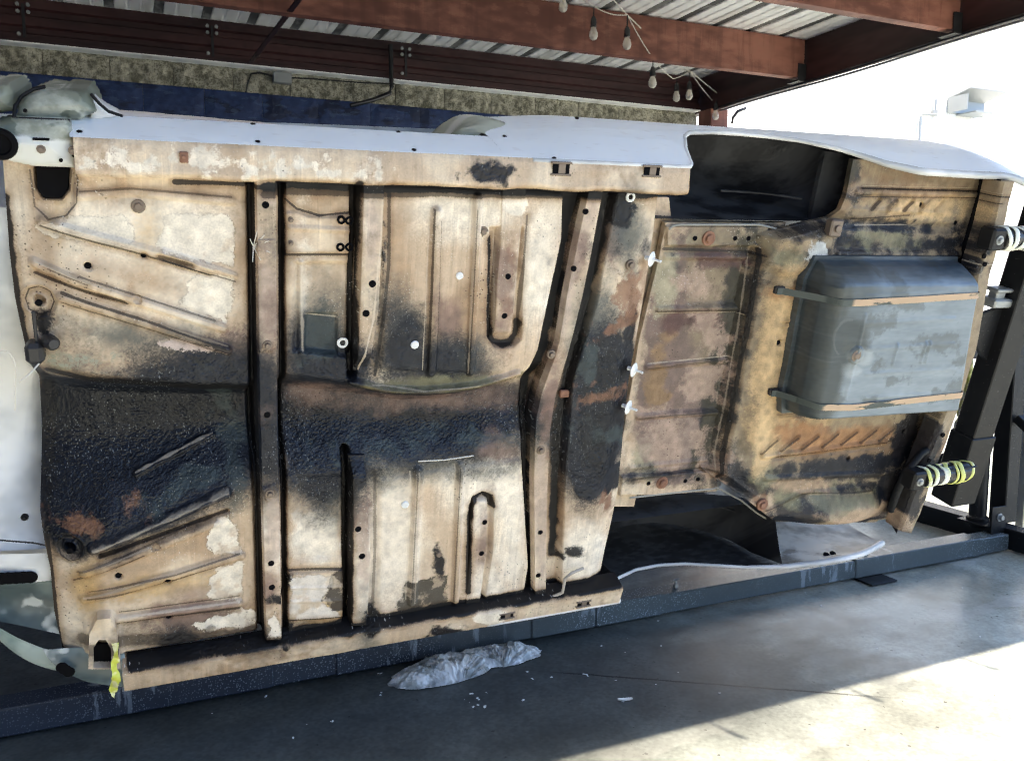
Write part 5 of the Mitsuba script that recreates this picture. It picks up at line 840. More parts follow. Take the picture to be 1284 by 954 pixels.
# wheel houses
def wheel_house(low):
    a = np.linspace(0, 1.0, 50) * np.pi; vv = np.linspace(0, 1, 30)
    A, Vv = np.meshgrid(a, vv, indexing='ij')
    S = Vv; U = 1.985 - .385 * np.cos(A); H = -.20 - .30 * np.sin(A)
    U, H, S = np.vstack([U[:1] - .01, U, U[-1:] + .02]), np.vstack([np.where(S[:1] < .5, -.02, -.20), H, (-.035 - .12 * S[-1:]) if low else H[-1:]]), np.vstack([S[:1], S, S[-1:]])
    v0 = VM - skin_w(H, U) + .022; Vv = v0 + (.118 - v0) * S
    bowl = np.sqrt(np.clip(1 - (np.clip(S - .30, 0, 1) / .70) ** 2, 0, 1)); H = np.where(H < HB, HB + (H - HB) * bowl, H)
    Vx = 2 * VM - Vv if low else Vv
    m = grid_mesh(car(U, Vx, H))
    # closing wall at the inboard side
    n = len(U); c = car(np.append(U[:, -1], 2.00), np.append(Vx[:, -1], Vx[0, -1]), np.append(H[:, -1], -.2))
    m2 = trimesh.Trimesh(c, np.array([[i, i + 1, n] for i in range(n - 1)]), process=False)
    m3 = tube(car(1.985 - .30 * np.cos(a[26:-4]), np.full(20, (2 * VM - .05) if low else .05), -.19 - .17 * np.sin(a[26:-4])), .005, 6)
    return add(shell + '__wheel_house', cat(m, m3), 'm_tub', smooth=45, label='black undercoated wheel house inside the %s wheel arch' % ('lower' if low else 'upper'))
wheel_house(0); wheel_house(1)
panel(shell + '__wheel_house_rear', [(2.30, -.12), (2.30, .13)], [(2.66, -.12), (2.66, .13)], lambda u, v, s, t: -.20 + .05 * s, 'm_tub', step=.02, skirt=.02, label='dark plate added to paint the shade behind the upper wheel house')  # added plate, its dark colour stands for the shade in the gap
for uu in (2.64, 2.675): add(ql + '__drain_hole', carmesh(lathe([(.0001, .003), (.013, .003), (.013, -.002)], (uu, VM + float(skin_w(np.array(-.06), np.array(uu))) - .016, -.06), (0, -1, .25), 14)), 'm_hole')
# thin pale sheet edges where the floor meets the wheel houses
for pts in ([(1.6973, 0.1508), (1.7076, 0.1401), (1.7311, 0.1346), (2.0583, 0.1304), (2.1839, 0.154), (2.3065, 0.15), (2.3567, 0.1238)],
            [(1.715, 1.1483), (1.8957, 1.1502), (2.0776, 1.1548), (2.1022, 1.1509), (2.2306, 1.2233), (2.3246, 1.2936), (2.4181, 1.351)]):
    q = np.array(pts); f = np.linspace(0, len(q) - 1, 60); q = np.stack([np.interp(f, np.arange(len(q)), q[:, 0]), np.interp(f, np.arange(len(q)), q[:, 1])], 1)
    add(shell + '__sheet_edge', tube(car(q[:, 0], q[:, 1], HB + .012), .004, 6), 'm_edge', smooth=True)
# rail hump beside the upper wheel house (closes the floor between arch and axle floor)
def fill_h(u, v, s, t): return HB - .03 + 0 * u
panel(shell + '__floor_filler', [(1.5879, 0.0572), (1.5947, 0.1857), (1.5927, 0.7476), (1.6284, 1.1978)], [(1.7067, 0.0544), (1.7468, 0.1848), (1.7899, 0.7617), (1.7673, 1.2163)], fill_h, 'm_under', step=.02)

# ---- door jamb at the front of the quarter
hh = np.linspace(-.118, -.62, 40); s = np.linspace(0, 1, 14)
Hh, S = np.meshgrid(hh, s, indexing='ij')
uo = 1.02 + .11 * sstep(-.125, -.26, Hh); vo = VM - skin_w(Hh, uo)
arc = np.sin(S * np.pi / 2)
add(shell + '__door_jamb', grid_mesh(car(uo - .15 * S * sstep(-.10, -.17, Hh) - .01 * S, vo + .0015 - .010 * np.sin(S * np.pi) + .075 * S ** 3, Hh - .02 * S)), 'm_epoxy', smooth=45, label='rounded grey green door jamb at the end of the upper sill')

# ---- cowl and hinge pillar at the front
def cbox(u0, u1, v0, v1, h0, h1, c=.01): return carmesh(box(u0, u1, v0, v1, h0, h1, c))
def puffed(pts, h0, h1, r=.016, bulge=.012, step=.004):
    """a pressed panel: outline in (u, v), rolled edge of radius r, soft bulge, front at h1, sides down to h0"""
    po = sg.Polygon(pts).buffer(.006).buffer(-.006); x0, y0, x1, y1 = po.bounds
    uu, vv = np.arange(x0 - .012, x1 + .012, step), np.arange(y0 - .012, y1 + .012, step)
    U, Vv = np.meshgrid(uu, vv, indexing='ij'); d = dpoly(U, Vv, list(po.exterior.coords)[:-1])
    e = np.clip(d / r, 0, 1); H = h1 - r * (1 - np.sqrt(1 - (1 - e) ** 2)) + bulge * sstep(0, .07, d) + .006 * (nnoise(np.stack([U, Vv], -1), 18, 3) - .5)
    H = np.where(d < 0, h1 - r - (h1 - r - h0) * np.clip(-d / .010, 0, 1), H)
    gu, gv = np.gradient(d, uu, vv); g = np.hypot(gu, gv) + 1e-9; o = np.maximum(-d, 0)
    U2, V2 = U + o * gu / g, Vv + o * gv / g          # outside the outline: pulled back onto it, so that the sides stand straight
    m = grid_mesh(car(U2, V2, np.maximum(H, h0))); m.update_faces((d.reshape(-1)[m.faces] > -.0115).all(1)); m.remove_unreferenced_vertices()
    return m
def pillar_color(p, n, uv):
    u, v, h = uvh(p)
    a = fb(u * 16, v * 16 + h * 8, 5); b = fb(u * 9 + 7, v * 22, 5)
    g = mix([0.19, 0.21, 0.17], [0.42, 0.44, 0.38], smoothstep(0.3, 0.7, a)); g = mix(g, [0.09, 0.11, 0.085], 0.8 * smoothstep(0.60, 0.68, fb(u * 13 + 2, v * 20, 4)))
    return mix(g, [0.62, 0.64, 0.62], smoothstep(-0.02, 0.02, v + 0.082 + 0.09 * (b - 0.5)))
bs('m_pillar', principled(proc(pillar_color), 0.33))
hp = add(shell + '__hinge_pillar', puffed([(-0.1183, -0.1117), (-0.0113, -0.1145), (-0.0049, -0.0793), (-0.0061, -0.01), (-0.0923, -0.0102), (-0.1401, -0.0204), (-0.195, -0.035), (-0.1885, -0.0898)], -.12, .018, bulge=.016), 'm_pillar', smooth=50, label='white hinge pillar end above the floor pan with grey green patches')
add(shell + '__cowl_side', puffed([(-0.1245, -0.1019), (-0.1132, -0.1363), (-0.0957, -0.1575), (-0.0667, -0.1695), (0.0269, -0.1759), (0.0351, -0.1577), (0.0443, -0.1289), (0.0068, -0.1076)], -.40, -.035, r=.03, bulge=.02), 'm_pillar', smooth=50, label='grey green cowl side with dark patches')
add(shell + '__cowl_side', puffed([(-0.2036, -0.1707), (-0.1282, -0.1777), (-0.118, -0.1585), (-0.1191, -0.1198), (-0.2124, -0.0975)], -.40, -.045, r=.03, bulge=.02), 'm_pillar', smooth=50)
add(shell + '__cowl_seam', tube(car(*np.array([(*(-0.122, -0.1085), -.01), (*(-0.0689, -0.1109), .0), (*(-0.0097, -0.1108), .0)]).T), .004, 6), 'm_dark_metal', smooth=True)
add(shell + '__cowl_seam', tube(car(*np.array([(*(-0.1222, -0.1024), -.02), (*(-0.1182, -0.1326), -.04), (*(-0.1048, -0.1527), -.05), (*(-0.081, -0.1687), -.06), (*(-0.0604, -0.1738), -.08)]).T), .004, 8), 'm_tar', smooth=True)
add(shell + '__cowl_gusset', puffed([(0.0358, -0.1561), (0.0542, -0.1399), (0.0927, -0.1193), (0.0253, -0.1065)], -.2, -.07, r=.008, bulge=.0), 'm_white_paint', smooth=50)
add(shell + '__cowl_seam', tube(car(*np.array([(*(0.0338, -0.1671), -.05), (*(0.0486, -0.1474), -.055), (*(0.0671, -0.1311), -.05), (*(0.0965, -0.1223), -.05)]).T), .0035, 6), 'm_tar', smooth=True)
add(shell + '__sill_top', puffed([(0.0609, -0.1249), (0.2303, -0.1202), (0.4189, -0.1137), (0.6007, -0.0995), (0.6857, -0.0895), (0.0592, -0.1011)], -.18, -.135, r=.006, bulge=.0), 'm_sill_top', smooth=50, label='pinkish inner edge of the upper sill')
add(hp + '__opening', carmesh(lathe([(.0001, .002), (.020, .002), (.023, .010), (.030, .009), (.034, .001)], (*(-0.1453, -0.0598), .037), (0, 0, 1), 24)), 'm_hole', smooth=30, label='round opening in the white pillar')
for q in ((-0.0696, -0.0516), (-0.0077, -0.0509)): bolt(hp, q, .006, .030)
for q in ((-0.0331, -0.0293), (-0.0918, -0.131), (-0.007, -0.0407)): hole_disc(hp, q, .004, .032)
q = (-0.0674, -0.0735); add(hp + '__slot', cbox(q[0] - .016, q[0] + .016, q[1] - .002, q[1] + .003, .028, .0345, .0008), 'm_hole')

# ---- firewall and lower cowl seen past the front edge of the floor
def sheet(key, rowsP, bsdf, sub=10, **kw):
    R = np.array(rowsP, float); n0, n1 = R.shape[:2]
    a, b = np.linspace(0, n0 - 1, (n0 - 1) * sub + 1), np.linspace(0, n1 - 1, (n1 - 1) * sub + 1)
    from scipy.interpolate import RectBivariateSpline
    k0, k1 = min(3, n0 - 1), min(3, n1 - 1)
    X = np.stack([RectBivariateSpline(np.arange(n0), np.arange(n1), R[:, :, i], kx=k0, ky=k1)(a, b) for i in range(3)], -1)
    return add(key, grid_mesh(car(X[..., 0], X[..., 1], X[..., 2])), bsdf, smooth=50, **kw)
fw = sheet(shell + '__firewall', [[(-.60, .10, -.14), (-.30, .10, -.10), (-.14, .10, -.09)], [(-.60, .40, -.16), (-.30, .40, -.12), (-.13, .40, -.13)], [(-.60, .62, -.20), (-.32, .62, -.18), (-.13, .62, -.30)], [(-.60, .85, -.20), (-.32, .85, -.18), (-.13, .85, -.30)], [(-.60, 1.02, -.16), (-.32, 1.03, -.12), (-.13, 1.04, -.11)]], 'm_white_paint', label='glossy white firewall past the front edge of the floor')
lc = sheet(shell + '__cowl_band', [[(-.60, .99, -.13), (-.32, 1.02, -.09), (-.12, 1.03, -.07)], [(-.60, 1.05, -.14), (-.32, 1.07, -.085), (-.12, 1.08, -.065)], [(-.60, 1.10, -.15), (-.32, 1.115, -.09), (-.12, 1.115, -.07)]], 'm_white_paint', label='white band of the lower cowl with a long slot')
sheet(shell + '__lower_cowl', [[(-.60, 1.10, -.155), (-.32, 1.115, -.095), (-.12, 1.115, -.075)], [(-.60, 1.17, -.20), (-.34, 1.18, -.16), (-.13, 1.20, -.10)], [(-.55, 1.25, -.24), (-.34, 1.27, -.15), (-.14, 1.30, -.06)]], 'm_teal', label='teal grey lower cowl panel with pale streaks')
add(lc + '__crease', tube(car(*np.array([(-.55, .93, -.13), (-.34, .97, -.095), (-.2, 1.00, -.085), (-.13, 1.02, -.07)]).T), .0025, 6), 'm_dark_metal', smooth=True)
bolt(fw, (-.215, .93), .006, -.105, 'm_tar')
add(lc + '__opening', carmesh(cat(*[lathe([(.0001, .004), (.019, .004), (.019, 0)], (u, 1.085 + .10 * (u + .3), -.068), (-.1, .1, 1), 16) for u in np.linspace(-.33, -.215, 8)])), 'm_hole', label='long dark slot in the lower cowl')
sheet(shell + '__cowl_flange', [[(-.36, 1.20, -.10), (-.24, 1.30, -.06), (-.12, 1.345, -.03)], [(-.345, 1.27, -.12), (-.24, 1.37, -.07), (-.10, 1.40, -.035)], [(-.30, 1.33, -.13), (-.20, 1.415, -.08), (-.03, 1.425, -.03)]], 'm_epoxy_light', label='pale green flange below the lower cowl')
sheet(shell + '__hinge_pillar', [[(-.20, 1.31, -.03), (-.05, 1.325, -.02), (.0, 1.345, -.01)], [(-.17, 1.36, -.01), (-.05, 1.38, .01), (.01, 1.40, .02)], [(-.10, 1.42, .0), (-.03, 1.435, .02), (.02, 1.44, .03)]], 'm_teal')
add(lc + '__opening', carmesh(cat(*[lathe([(.0001, .004), (.015, .004), (.015, 0)], (*q, .012), (0, 0, 1), 14) for q in ((-0.1558, 1.3443), (-0.1488, 1.3542), (-0.1398, 1.3645))])), 'm_hole', label='small dark slot at the lower front corner')
# roof, pillars and cabin walls so that the shell is closed behind the floor
rf = [[(-.55, VM - .72, -.62), (-.1, VM - .74, -.64), (1.0, VM - .76, -.66), (2.0, VM - .76, -.66), (3.1, VM - .72, -.62)], [(-.55, VM, -.66), (-.1, VM, -.70), (1.0, VM, -.72), (2.0, VM, -.72), (3.1, VM, -.68)], [(-.55, VM + .72, -.62), (-.1, VM + .74, -.64), (1.0, VM + .76, -.66), (2.0, VM + .76, -.66), (3.1, VM + .72, -.62)]]
sheet(shell + '__deck', rf, 'm_white_paint', sub=6)
sheet(shell + '__roof', [[(.5, VM - .50, -1.15), (1.2, VM - .55, -1.22), (1.9, VM - .5, -1.12)], [(.45, VM, -1.20), (1.2, VM, -1.27), (1.95, VM, -1.16)], [(.5, VM + .50, -1.15), (1.2, VM + .55, -1.22), (1.9, VM + .5, -1.12)]], 'm_white_paint', sub=8)
for sgn in (-1, 1):
    for (u0, u1, w0, w1) in ((-.05, .5, .72, .5), (2.5, 1.9, .74, .5)):
        add(shell + '__roof_pillar', bar(car(u0, VM + sgn * w0, -.62), car(u1, VM + sgn * w1, -1.15), .06, .05, CH), 'm_white_paint')

# ---- fuel tank
def tank_color(p, n, uv):
    u, v, h = uvh(p)
    a = fbm(u * 2.5, v * 26, h * 20, 4); b = fbm(u * 8, v * 8, h * 8, 4)
    c = mix([0.20, 0.235, 0.255], [0.33, 0.375, 0.40], smoothstep(0.25, 0.75, a * 0.5 + b * 0.5))
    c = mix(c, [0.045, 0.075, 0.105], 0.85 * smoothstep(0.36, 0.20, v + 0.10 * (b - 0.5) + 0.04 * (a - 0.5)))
    k = field(u, v, [(2.331, 0.475, 10.5, -0.9, -2.0, 11.0, 0.082), (2.271, 0.634, 15.0, -0.5, -1.1, 4.9, 0.066), (2.248, 0.372, 17.6, -0.6, -1.2, 6.1, 0.057)], 2)
    c = mix(c, [0.065, 0.080, 0.085], 0.85 * smoothstep(-0.02, 0.02, k + 0.09 * (b - 0.5)))
    k = field(u, v, [(2.404, 0.537, 21.1, -6.6, -1.6, 33.5, 0.029), (2.379, 0.587, 27.5, -8.4, -2.3, 41.5, 0.023)], 2)
    c = mix(c, [0.55, 0.58, 0.56], 0.45 * smoothstep(-0.012, 0.010, k + 0.05 * (b - 0.5)))
    ring = dr.abs(field(u, v, [(2.328, 0.466, 16.1, -1.4, -2.6, 14.7, 0.057)], 2) + 0.035 * (b - 0.5))
    c = mix(c, [0.30, 0.32, 0.31], 0.45 * smoothstep(0.006, 0.002, ring) * smoothstep(0.4, 0.6, fb(u * 20, v * 20, 3)))
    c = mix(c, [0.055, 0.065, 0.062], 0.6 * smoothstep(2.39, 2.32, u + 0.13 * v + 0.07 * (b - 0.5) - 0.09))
    c = mix(c, [0.36, 0.40, 0.41], 0.18 * smoothstep(0.5, 0.9, fb(u * 2, v * 40, 5)))
    c = mix(c, [0.10, 0.105, 0.09], 0.5 * smoothstep(0.60, 0.8, fb(u * 12, v * 14, 5)))
    return c * mi.Color3f(0.93, 0.98, 1.06) * (0.74 + 0.16 * noise(u * 40, v * 160, h * 60))
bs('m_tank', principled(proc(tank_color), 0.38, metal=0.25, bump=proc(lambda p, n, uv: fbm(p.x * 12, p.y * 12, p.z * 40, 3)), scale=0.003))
TL, TR, TH = [(2.2267, 0.2118), (2.1954, 0.2903), (2.2129, 0.7255), (2.2325, 0.7982)], [(2.8977, 0.2154), (2.9374, 0.3023), (3.031, 0.7976), (3.0139, 0.8202)], .075
def tank_h(u, v, s, t):
    e = np.minimum(np.minimum(s, 1 - s) * .66, np.minimum(t, 1 - t) * .60)
    edge = (sstep(.0, .06, s * .66) * sstep(.0, .08, t * .60) * sstep(.0, .05, (1 - s) * .66) * sstep(.0, .035, (1 - t) * .60)) ** .45
    H = -.055 + (TH + .055) * edge
    f = e - .018
    H = np.where(e < .016, -.055, H)
    H += -.010 * sstep(.16, .10, np.abs(s - .09)) * 0
    c1, c2 = (2.3808, 0.5303), (2.5598, 0.524); 
    H += .006 * sstep(.035, .028, np.hypot(u - c1[0], v - c1[1]))
    for x in (2.563, 2.700, 2.722): H += bead(u, v, [(x, .50), (x, .572)], .012, .006, .004)
    for k in range(5): H += bead(u, v, [(2.36 + .03 * k, .32 + .095 * k), (2.77 + .038 * k, .31 + .10 * k)], .014, .0025, .006)
    H += bead(u, v, [(2.3783, 0.3848), (2.3844, 0.6967)], .012, .004, .006)
    H += .004 * (nnoise(np.stack([u, v], -1), 7, 3) - .5)
    return H
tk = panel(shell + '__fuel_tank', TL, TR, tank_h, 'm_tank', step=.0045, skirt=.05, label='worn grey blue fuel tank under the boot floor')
add(tk + '__drain_plug', carmesh(lathe([(.0001, .010), (.010, .010), (.013, .007), (.020, .006), (.022, .001)], (*(2.3764, 0.5312), .078), (0, 0, 1), 16)), 'm_bolt', smooth=30)
def strap_color(p, n, uv):
    u, v, h = uvh(p)
    k = dr.maximum(smoothstep(0.62, 0.74, fb(u * 9, v * 34, 5)), smoothstep(2.335, 2.315, u + 0.05 * v))
    return mix([0.48, 0.34, 0.22], [0.055, 0.07, 0.065], k)
bs('m_strap', principled(proc(strap_color), 0.5))
for a, b, c in (((2.12, 0.336), (2.3417, 0.3398), (2.9223, 0.3234)), ((2.1921, 0.7188), (2.4198, 0.7313), (2.9694, 0.7207))):
    q = np.array([(a[0] - .02, a[1]), (a[0] + .05, a[1]), (b[0], b[1]), (c[0] + .02, c[1])]); f = np.linspace(0, 3, 160); q = np.stack([np.interp(f, np.arange(4), q[:, i]) for i in range(2)], 1)
    t = (q[:, 1] - TL[0][1]) / (TL[-1][1] - TL[0][1]); uL, uR = interp_edge(TL, t)[0], interp_edge(TR, t)[0]; s = (q[:, 0] - uL) / (uR - uL)
    hz = np.where((s > 0) & (s < 1), tank_h(q[:, 0], q[:, 1], np.clip(s, 0, 1), t) + .006, HC + .024)
    k = np.argmax(hz > .06); hz[:k + 1] = np.maximum(hz[:k + 1], np.interp(q[:k + 1, 0], [q[8, 0], q[k, 0]], [HC + .024, hz[k]]) - .012)
    q = np.c_[q, hz]
    hw = .0115
    X = np.stack([car(q[:, 0], q[:, 1] + d, q[:, 2] + e) for d, e in ((-hw, -.003), (-hw, 0), (hw, 0), (hw, -.003))], 1)
    sk = add(tk + '__strap', grid_mesh(X), 'm_strap', smooth=30, label='flat tank strap, bare tan over chipped black')
    add(sk + '__anchor', carmesh(box(a[0] - .022, a[0] + .02, a[1] - .014, a[1] + .012, HC, HC + .018, .004)), 'm_dark_metal')
add(bf + '__loose_wire', tube(car(*np.array([(*(2.2619, 0.5433), -.06), (*(2.2963, 0.5632), -.05), (*(2.31, 0.5331), -.03), (*(2.3162, 0.503), -.03), (*(2.3094, 0.4785), -.02)]).T), .003, 6), 'm_wire', smooth=True)

# ---- yellow tape hanging from the lower front outrigger
q = [(*(-0.0158, 1.2574), .06), (*(-0.0141, 1.2929), .075), (*(-0.0226, 1.329), .07), (*(-0.0198, 1.3736), .07), (*(-0.0305, 1.4072), .06), (*(-0.0312, 1.4464), .055)]
q = np.array(q); f = np.linspace(0, 5, 40); q = np.stack([np.interp(f, np.arange(6), q[:, i]) for i in range(3)], 1)
hw = np.interp(f, [0, .6, 1.5, 2.5, 3.4, 4.2, 5], [.010, .008, .011, .010, .014, .012, .001])
tw = .9 * np.sin(f * 2.2)
X = np.stack([car(q[:, 0] + hw * k * np.cos(tw), q[:, 1], q[:, 2] + hw * k * np.sin(tw) + .004 * np.sin(f * 9) * k) for k in (-1, -.4, .3, 1)], 1)
tape = add('tape_strip', grid_mesh(X), 'm_tape', smooth=60)
labels[tape] = {'label': 'twisted yellow tape strip hanging from the lower front corner of the car body', 'category': 'tape'}
# ---------------------------------------------------------------- rotisserie stand
def black_paint(p, n, uv):
    a = fbm(p.x * 6, p.y * 6, p.z * 6, 4); b = noise(p.x * 120, p.y * 120, p.z * 120)
    c = mix([0.005, 0.0055, 0.007], [0.014, 0.015, 0.017], a)
    return mix(c, [0.10, 0.10, 0.10], 0.5 * smoothstep(0.88, 0.94, b))
bs('m_black_paint', principled(proc(black_paint), 0.42, spec=0.3))
def beam_paint(p, n, uv):
    a = fb(p.x * 4, p.y * 10 + p.z * 10, 4); b = dots(p.x * 130, (p.y + p.z) * 130, 0.46, 0.6); w = smoothstep(0.34, 0.60, fb(p.x * 2.2, 1.0 + p.z * 3, 4)) * smoothstep(-1.0, 1.6, p.x)
    c = mix([0.015, 0.021, 0.038], [0.036, 0.046, 0.064], a); c = mix(c, [0.085, 0.105, 0.105], 0.8 * smoothstep(0.6, 1.6, p.x))
    c = mix(c, [0.35, 0.40, 0.44], 0.85 * b * (0.12 + 0.88 * w))
    return mix(c, [0.40, 0.45, 0.50], 0.40 * smoothstep(0.62, 0.78, fb(p.x * 40, p.y * 30 + p.z * 7, 4)) * smoothstep(0.62, 0.72, fb(p.x * 3 + 5, 2.0 + p.z, 3)))
bs('m_beam_paint', principled(proc(beam_paint), 0.38, spec=0.5))
st = thing('rotisserie_stand', 'black steel rotisserie stand that carries the car body on a long floor beam', 'stand')
by, bw, bh = 3.06, .10, .088
def gbeam(x0, x1, grow=0.0): return box(x0, x1, by - bw / 2 - grow, by + bw / 2 + grow, .012 - 0 * grow, .012 + bh + grow, .005)
bm = add(st + '__floor_beam', gbeam(-2.4, 4.30), 'm_beam_paint', label='long blue black floor beam dusted with pale specks')
for x0, x1 in ((-1.5, .40), (.62, 1.18), (1.42, 1.72), (1.72, 2.06), (3.18, 4.08)):
    add(bm + '__sleeve', gbeam(x0, x1 - .004, .007), 'm_beam_paint')
for x in (2.16, 3.30, 1.30):
    add(bm + '__set_screw', cat(lathe([(.0001, .035), (.006, .035), (.006, 0)], (x, by, .012 + bh), (0, 0, 1), 8), bar((x - .022, by, .012 + bh + .035), (x + .022, by, .012 + bh + .040), .008, .008), lathe([(.0001, .014), (.012, .014), (.013, 0)], (x, by, .012 + bh + .004), (0, 0, 1), 6)), 'm_galv')
add(bm + '__foot_plate', box(3.19, 3.36, by - .15, by + .02, .004, .012, .002), 'm_black_paint')
# cross base at the tail end
xb = 4.36
cb = add(st + '__cross_base', box(xb - .055, xb + .055, 1.95, 4.25, .012, .125, .005), 'm_black_paint', label='black cross base at the tail end')
add(cb + '__set_screw', cat(lathe([(.0001, .04), (.006, .04), (.006, 0)], (xb, 3.72, .125), (0, 0, 1), 8), bar((xb, 3.70, .165), (xb, 3.75, .165), .008, .008)), 'm_dark_metal')
post = add(st + '__post', box(xb + .02, xb + .12, 3.10, 3.20, .125, 1.16, .005), 'm_black_paint', label='upright square post of the stand')
add(st + '__jack_tube', cat(lathe([(.045, 0), (.045, .50), (.036, .51), (.036, .86), (.0001, .86)], (xb - .07, 3.20, .10), (0, 0, 1), 20), lathe([(.058, 0), (.058, .05), (.045, .06)], (xb - .07, 3.20, .10), (0, 0, 1), 20)), 'm_black_paint', smooth=30, label='round black jack tube beside the post')
add(st + '__base_bracket', cat(box(xb - .15, xb - .06, 3.05, 3.27, .125, .135, .002), bar((xb - .15, 3.06, .13), (xb - .10, 3.06, .24), .012, .05), box(xb - .16, xb - .045, 3.045, 3.055, .10, .25, .002)), 'm_black_paint')
add(st + '__base_bolt', lathe([(.0001, .02), (.014, .02), (.016, .004), (.024, .004), (.024, 0)], (xb - .10, 3.045, .19), (0, -1, 0), 6), 'm_galv')
add(st + '__brace', bar((xb, 3.98, .14), (xb + .02, 3.27, .56), .05, .05), 'm_black_paint', label='short diagonal brace behind the jack tube')
add(st + '__brace', bar((xb + .01, 2.22, .14), (xb + .06, 3.09, .72), .05, .05), 'm_black_paint')
add(st + '__side_post', box(xb + .22, xb + .27, 3.13, 3.18, .0, 1.10, .004), 'm_galv', label='slim grey post behind the black post')
add(st + '__spindle', cat(bar((xb - .9, 3.13, 1.12), (xb + .14, 3.13, 1.12), .09, .09), bar((xb - .62, 3.13, 1.12), (xb + .10, 3.13, 1.12), .115, .115)), 'm_black_paint')
# turning head, parallel to the car floor
hu = 3.305
def carbar(a, b, w, h): return bar(car(*a), car(*b), w, h, CH)
hd = add(st + '__head_bar', carbar((hu, -.30, -.07), (hu, 1.16, -.07), .118, .10), 'm_black_paint', label='black square bar of the turning head, parallel to the car floor')
add(hd + '__sleeve', carbar((hu, .98, -.07), (hu, 1.30, -.07), .14, .115), 'm_black_paint')
gp = [(hu - .20, .46), (hu - .05, .42), (hu - .05, .66), (hu - .09, .63), (hu - .17, .56)]
m = trimesh.creation.extrude_polygon(sg.Polygon(gp), .02); m.apply_translation([0, 0, -.09])
add(hd + '__gusset', carmesh(m), 'm_black_paint')
add(hd + '__clamp', carmesh(cat(box(hu - .15, hu - .04, .385, .42, -.12, -.04, .006), box(hu - .14, hu - .03, .345, .36, -.11, -.05, .004), box(hu - .13, hu - .08, .35, .42, -.10, -.06, .004))), 'm_galv', label='grey clamp on the turning head')
add(hd + '__knob', cat(tube([car(hu + .05, .46, -.03), car(hu + .12, .45, -.02)], .010, 10), trimesh.creation.icosphere(3, .020).apply_translation(car(hu + .06, .46, -.02))), 'm_black_plastic', smooth=True)
add(hd + '__scratch', tube(car(*np.array([(hu - .03, .285, -.014), (hu + .01, .262, -.014), (hu + .045, .256, -.014)]).T), .0025, 5), 'm_wire', smooth=True)
# arms wrapped in tape
def tape_wrap_color(p, n, uv):
    u, v, h = uvh(p)
    return mix([0.78, 0.80, 0.70], [0.66, 0.68, 0.20], smoothstep(0.60, 0.85, fbm(u * 10, v * 10 + 3, h * 10, 3) + 0.30 * smoothstep(0.6, 1.1, v)))
bs('m_wrap', principled(proc(tape_wrap_color), 0.45))
def arm(v, u0, u1, h, r, n):
    ak = add(st + '__arm', cat(carbar((u0, v, h), (u1, v - .004, h), .062, .062), carmesh(box(u0 - .012, u0 + .055, v - .040, v + .040, h - .030, h + .036, .008))), 'm_black_paint', smooth=30, label='black arm bolted to the tail, wrapped in pale tape')
    bolt(ak, (u0 + .02, v), .011, h + .036, 'm_galv')
    add(ak + '__padding', tube(car(np.linspace(u0 + .06, u1 - .02, 24), np.full(24, v), np.full(24, h)), r - .001 + .0015 * np.sin(np.arange(24) * 1.9), 18), 'm_black_plastic', smooth=True)
    # each turn of tape is a slightly skewed ring
    ms = []
    for i in range(n):
        c = u0 + .075 + (u1 - u0 - .12) * (i + .18 * math.sin(3.3 * i)) / (n - 1)
        a = np.linspace(0, 2 * np.pi, 40); b = np.linspace(0, 2 * np.pi, 8)
        A, Bq = np.meshgrid(a, b, indexing='ij')
        sk = .012 * math.sin(2.1 * i + 1) + .006
        rr = r * (1 + .04 * math.sin(1.7 * i)) + .0035 * np.cos(Bq) + .0015 * np.sin(5 * A + i)
        U = c + (.0105 + .003 * math.sin(2.7 * i)) * np.sin(Bq) + sk * np.cos(A + .6 * i) + .004 * np.sin(3 * A + i)
        ms.append(grid_mesh(car(U, v + rr * np.cos(A), h + rr * np.sin(A))))
    for i in range(n):
        add(ak + '__tape_wrap', ms[i], 'm_wrap', smooth=True)
arm(.122, 2.890, 3.27, .045, .042, 9)
arm(1.085, 2.855, 3.19, .045, .042, 7)
# yellow strap hanging behind the head
q = np.array([(*(3.2952, 0.6938), -.2), (*(3.3495, 0.8067), -.2), (*(3.3756, 0.9213), -.2), (*(3.3923, 1.0382), -.2), (*(3.4146, 1.1588), -.2)])
q = np.array([car(*a) for a in q]); f = np.linspace(0, 4, 40); q = np.stack([np.interp(f, np.arange(5), q[:, i]) for i in range(3)], 1)
sk = add('padded_strap', tube(q, .024 + .004 * np.sin(f * 7) + .003 * np.sin(f * 17), 12), 'm_tape_pad', smooth=True)
labels[sk] = {'label': 'yellow and grey wrapped strap hanging behind the turning head of the stand', 'category': 'strap'}
add(st + '__rear_pin', carbar((2.93, .83, -.22), (3.12, .83, -.22), .05, .05), 'm_black_paint')

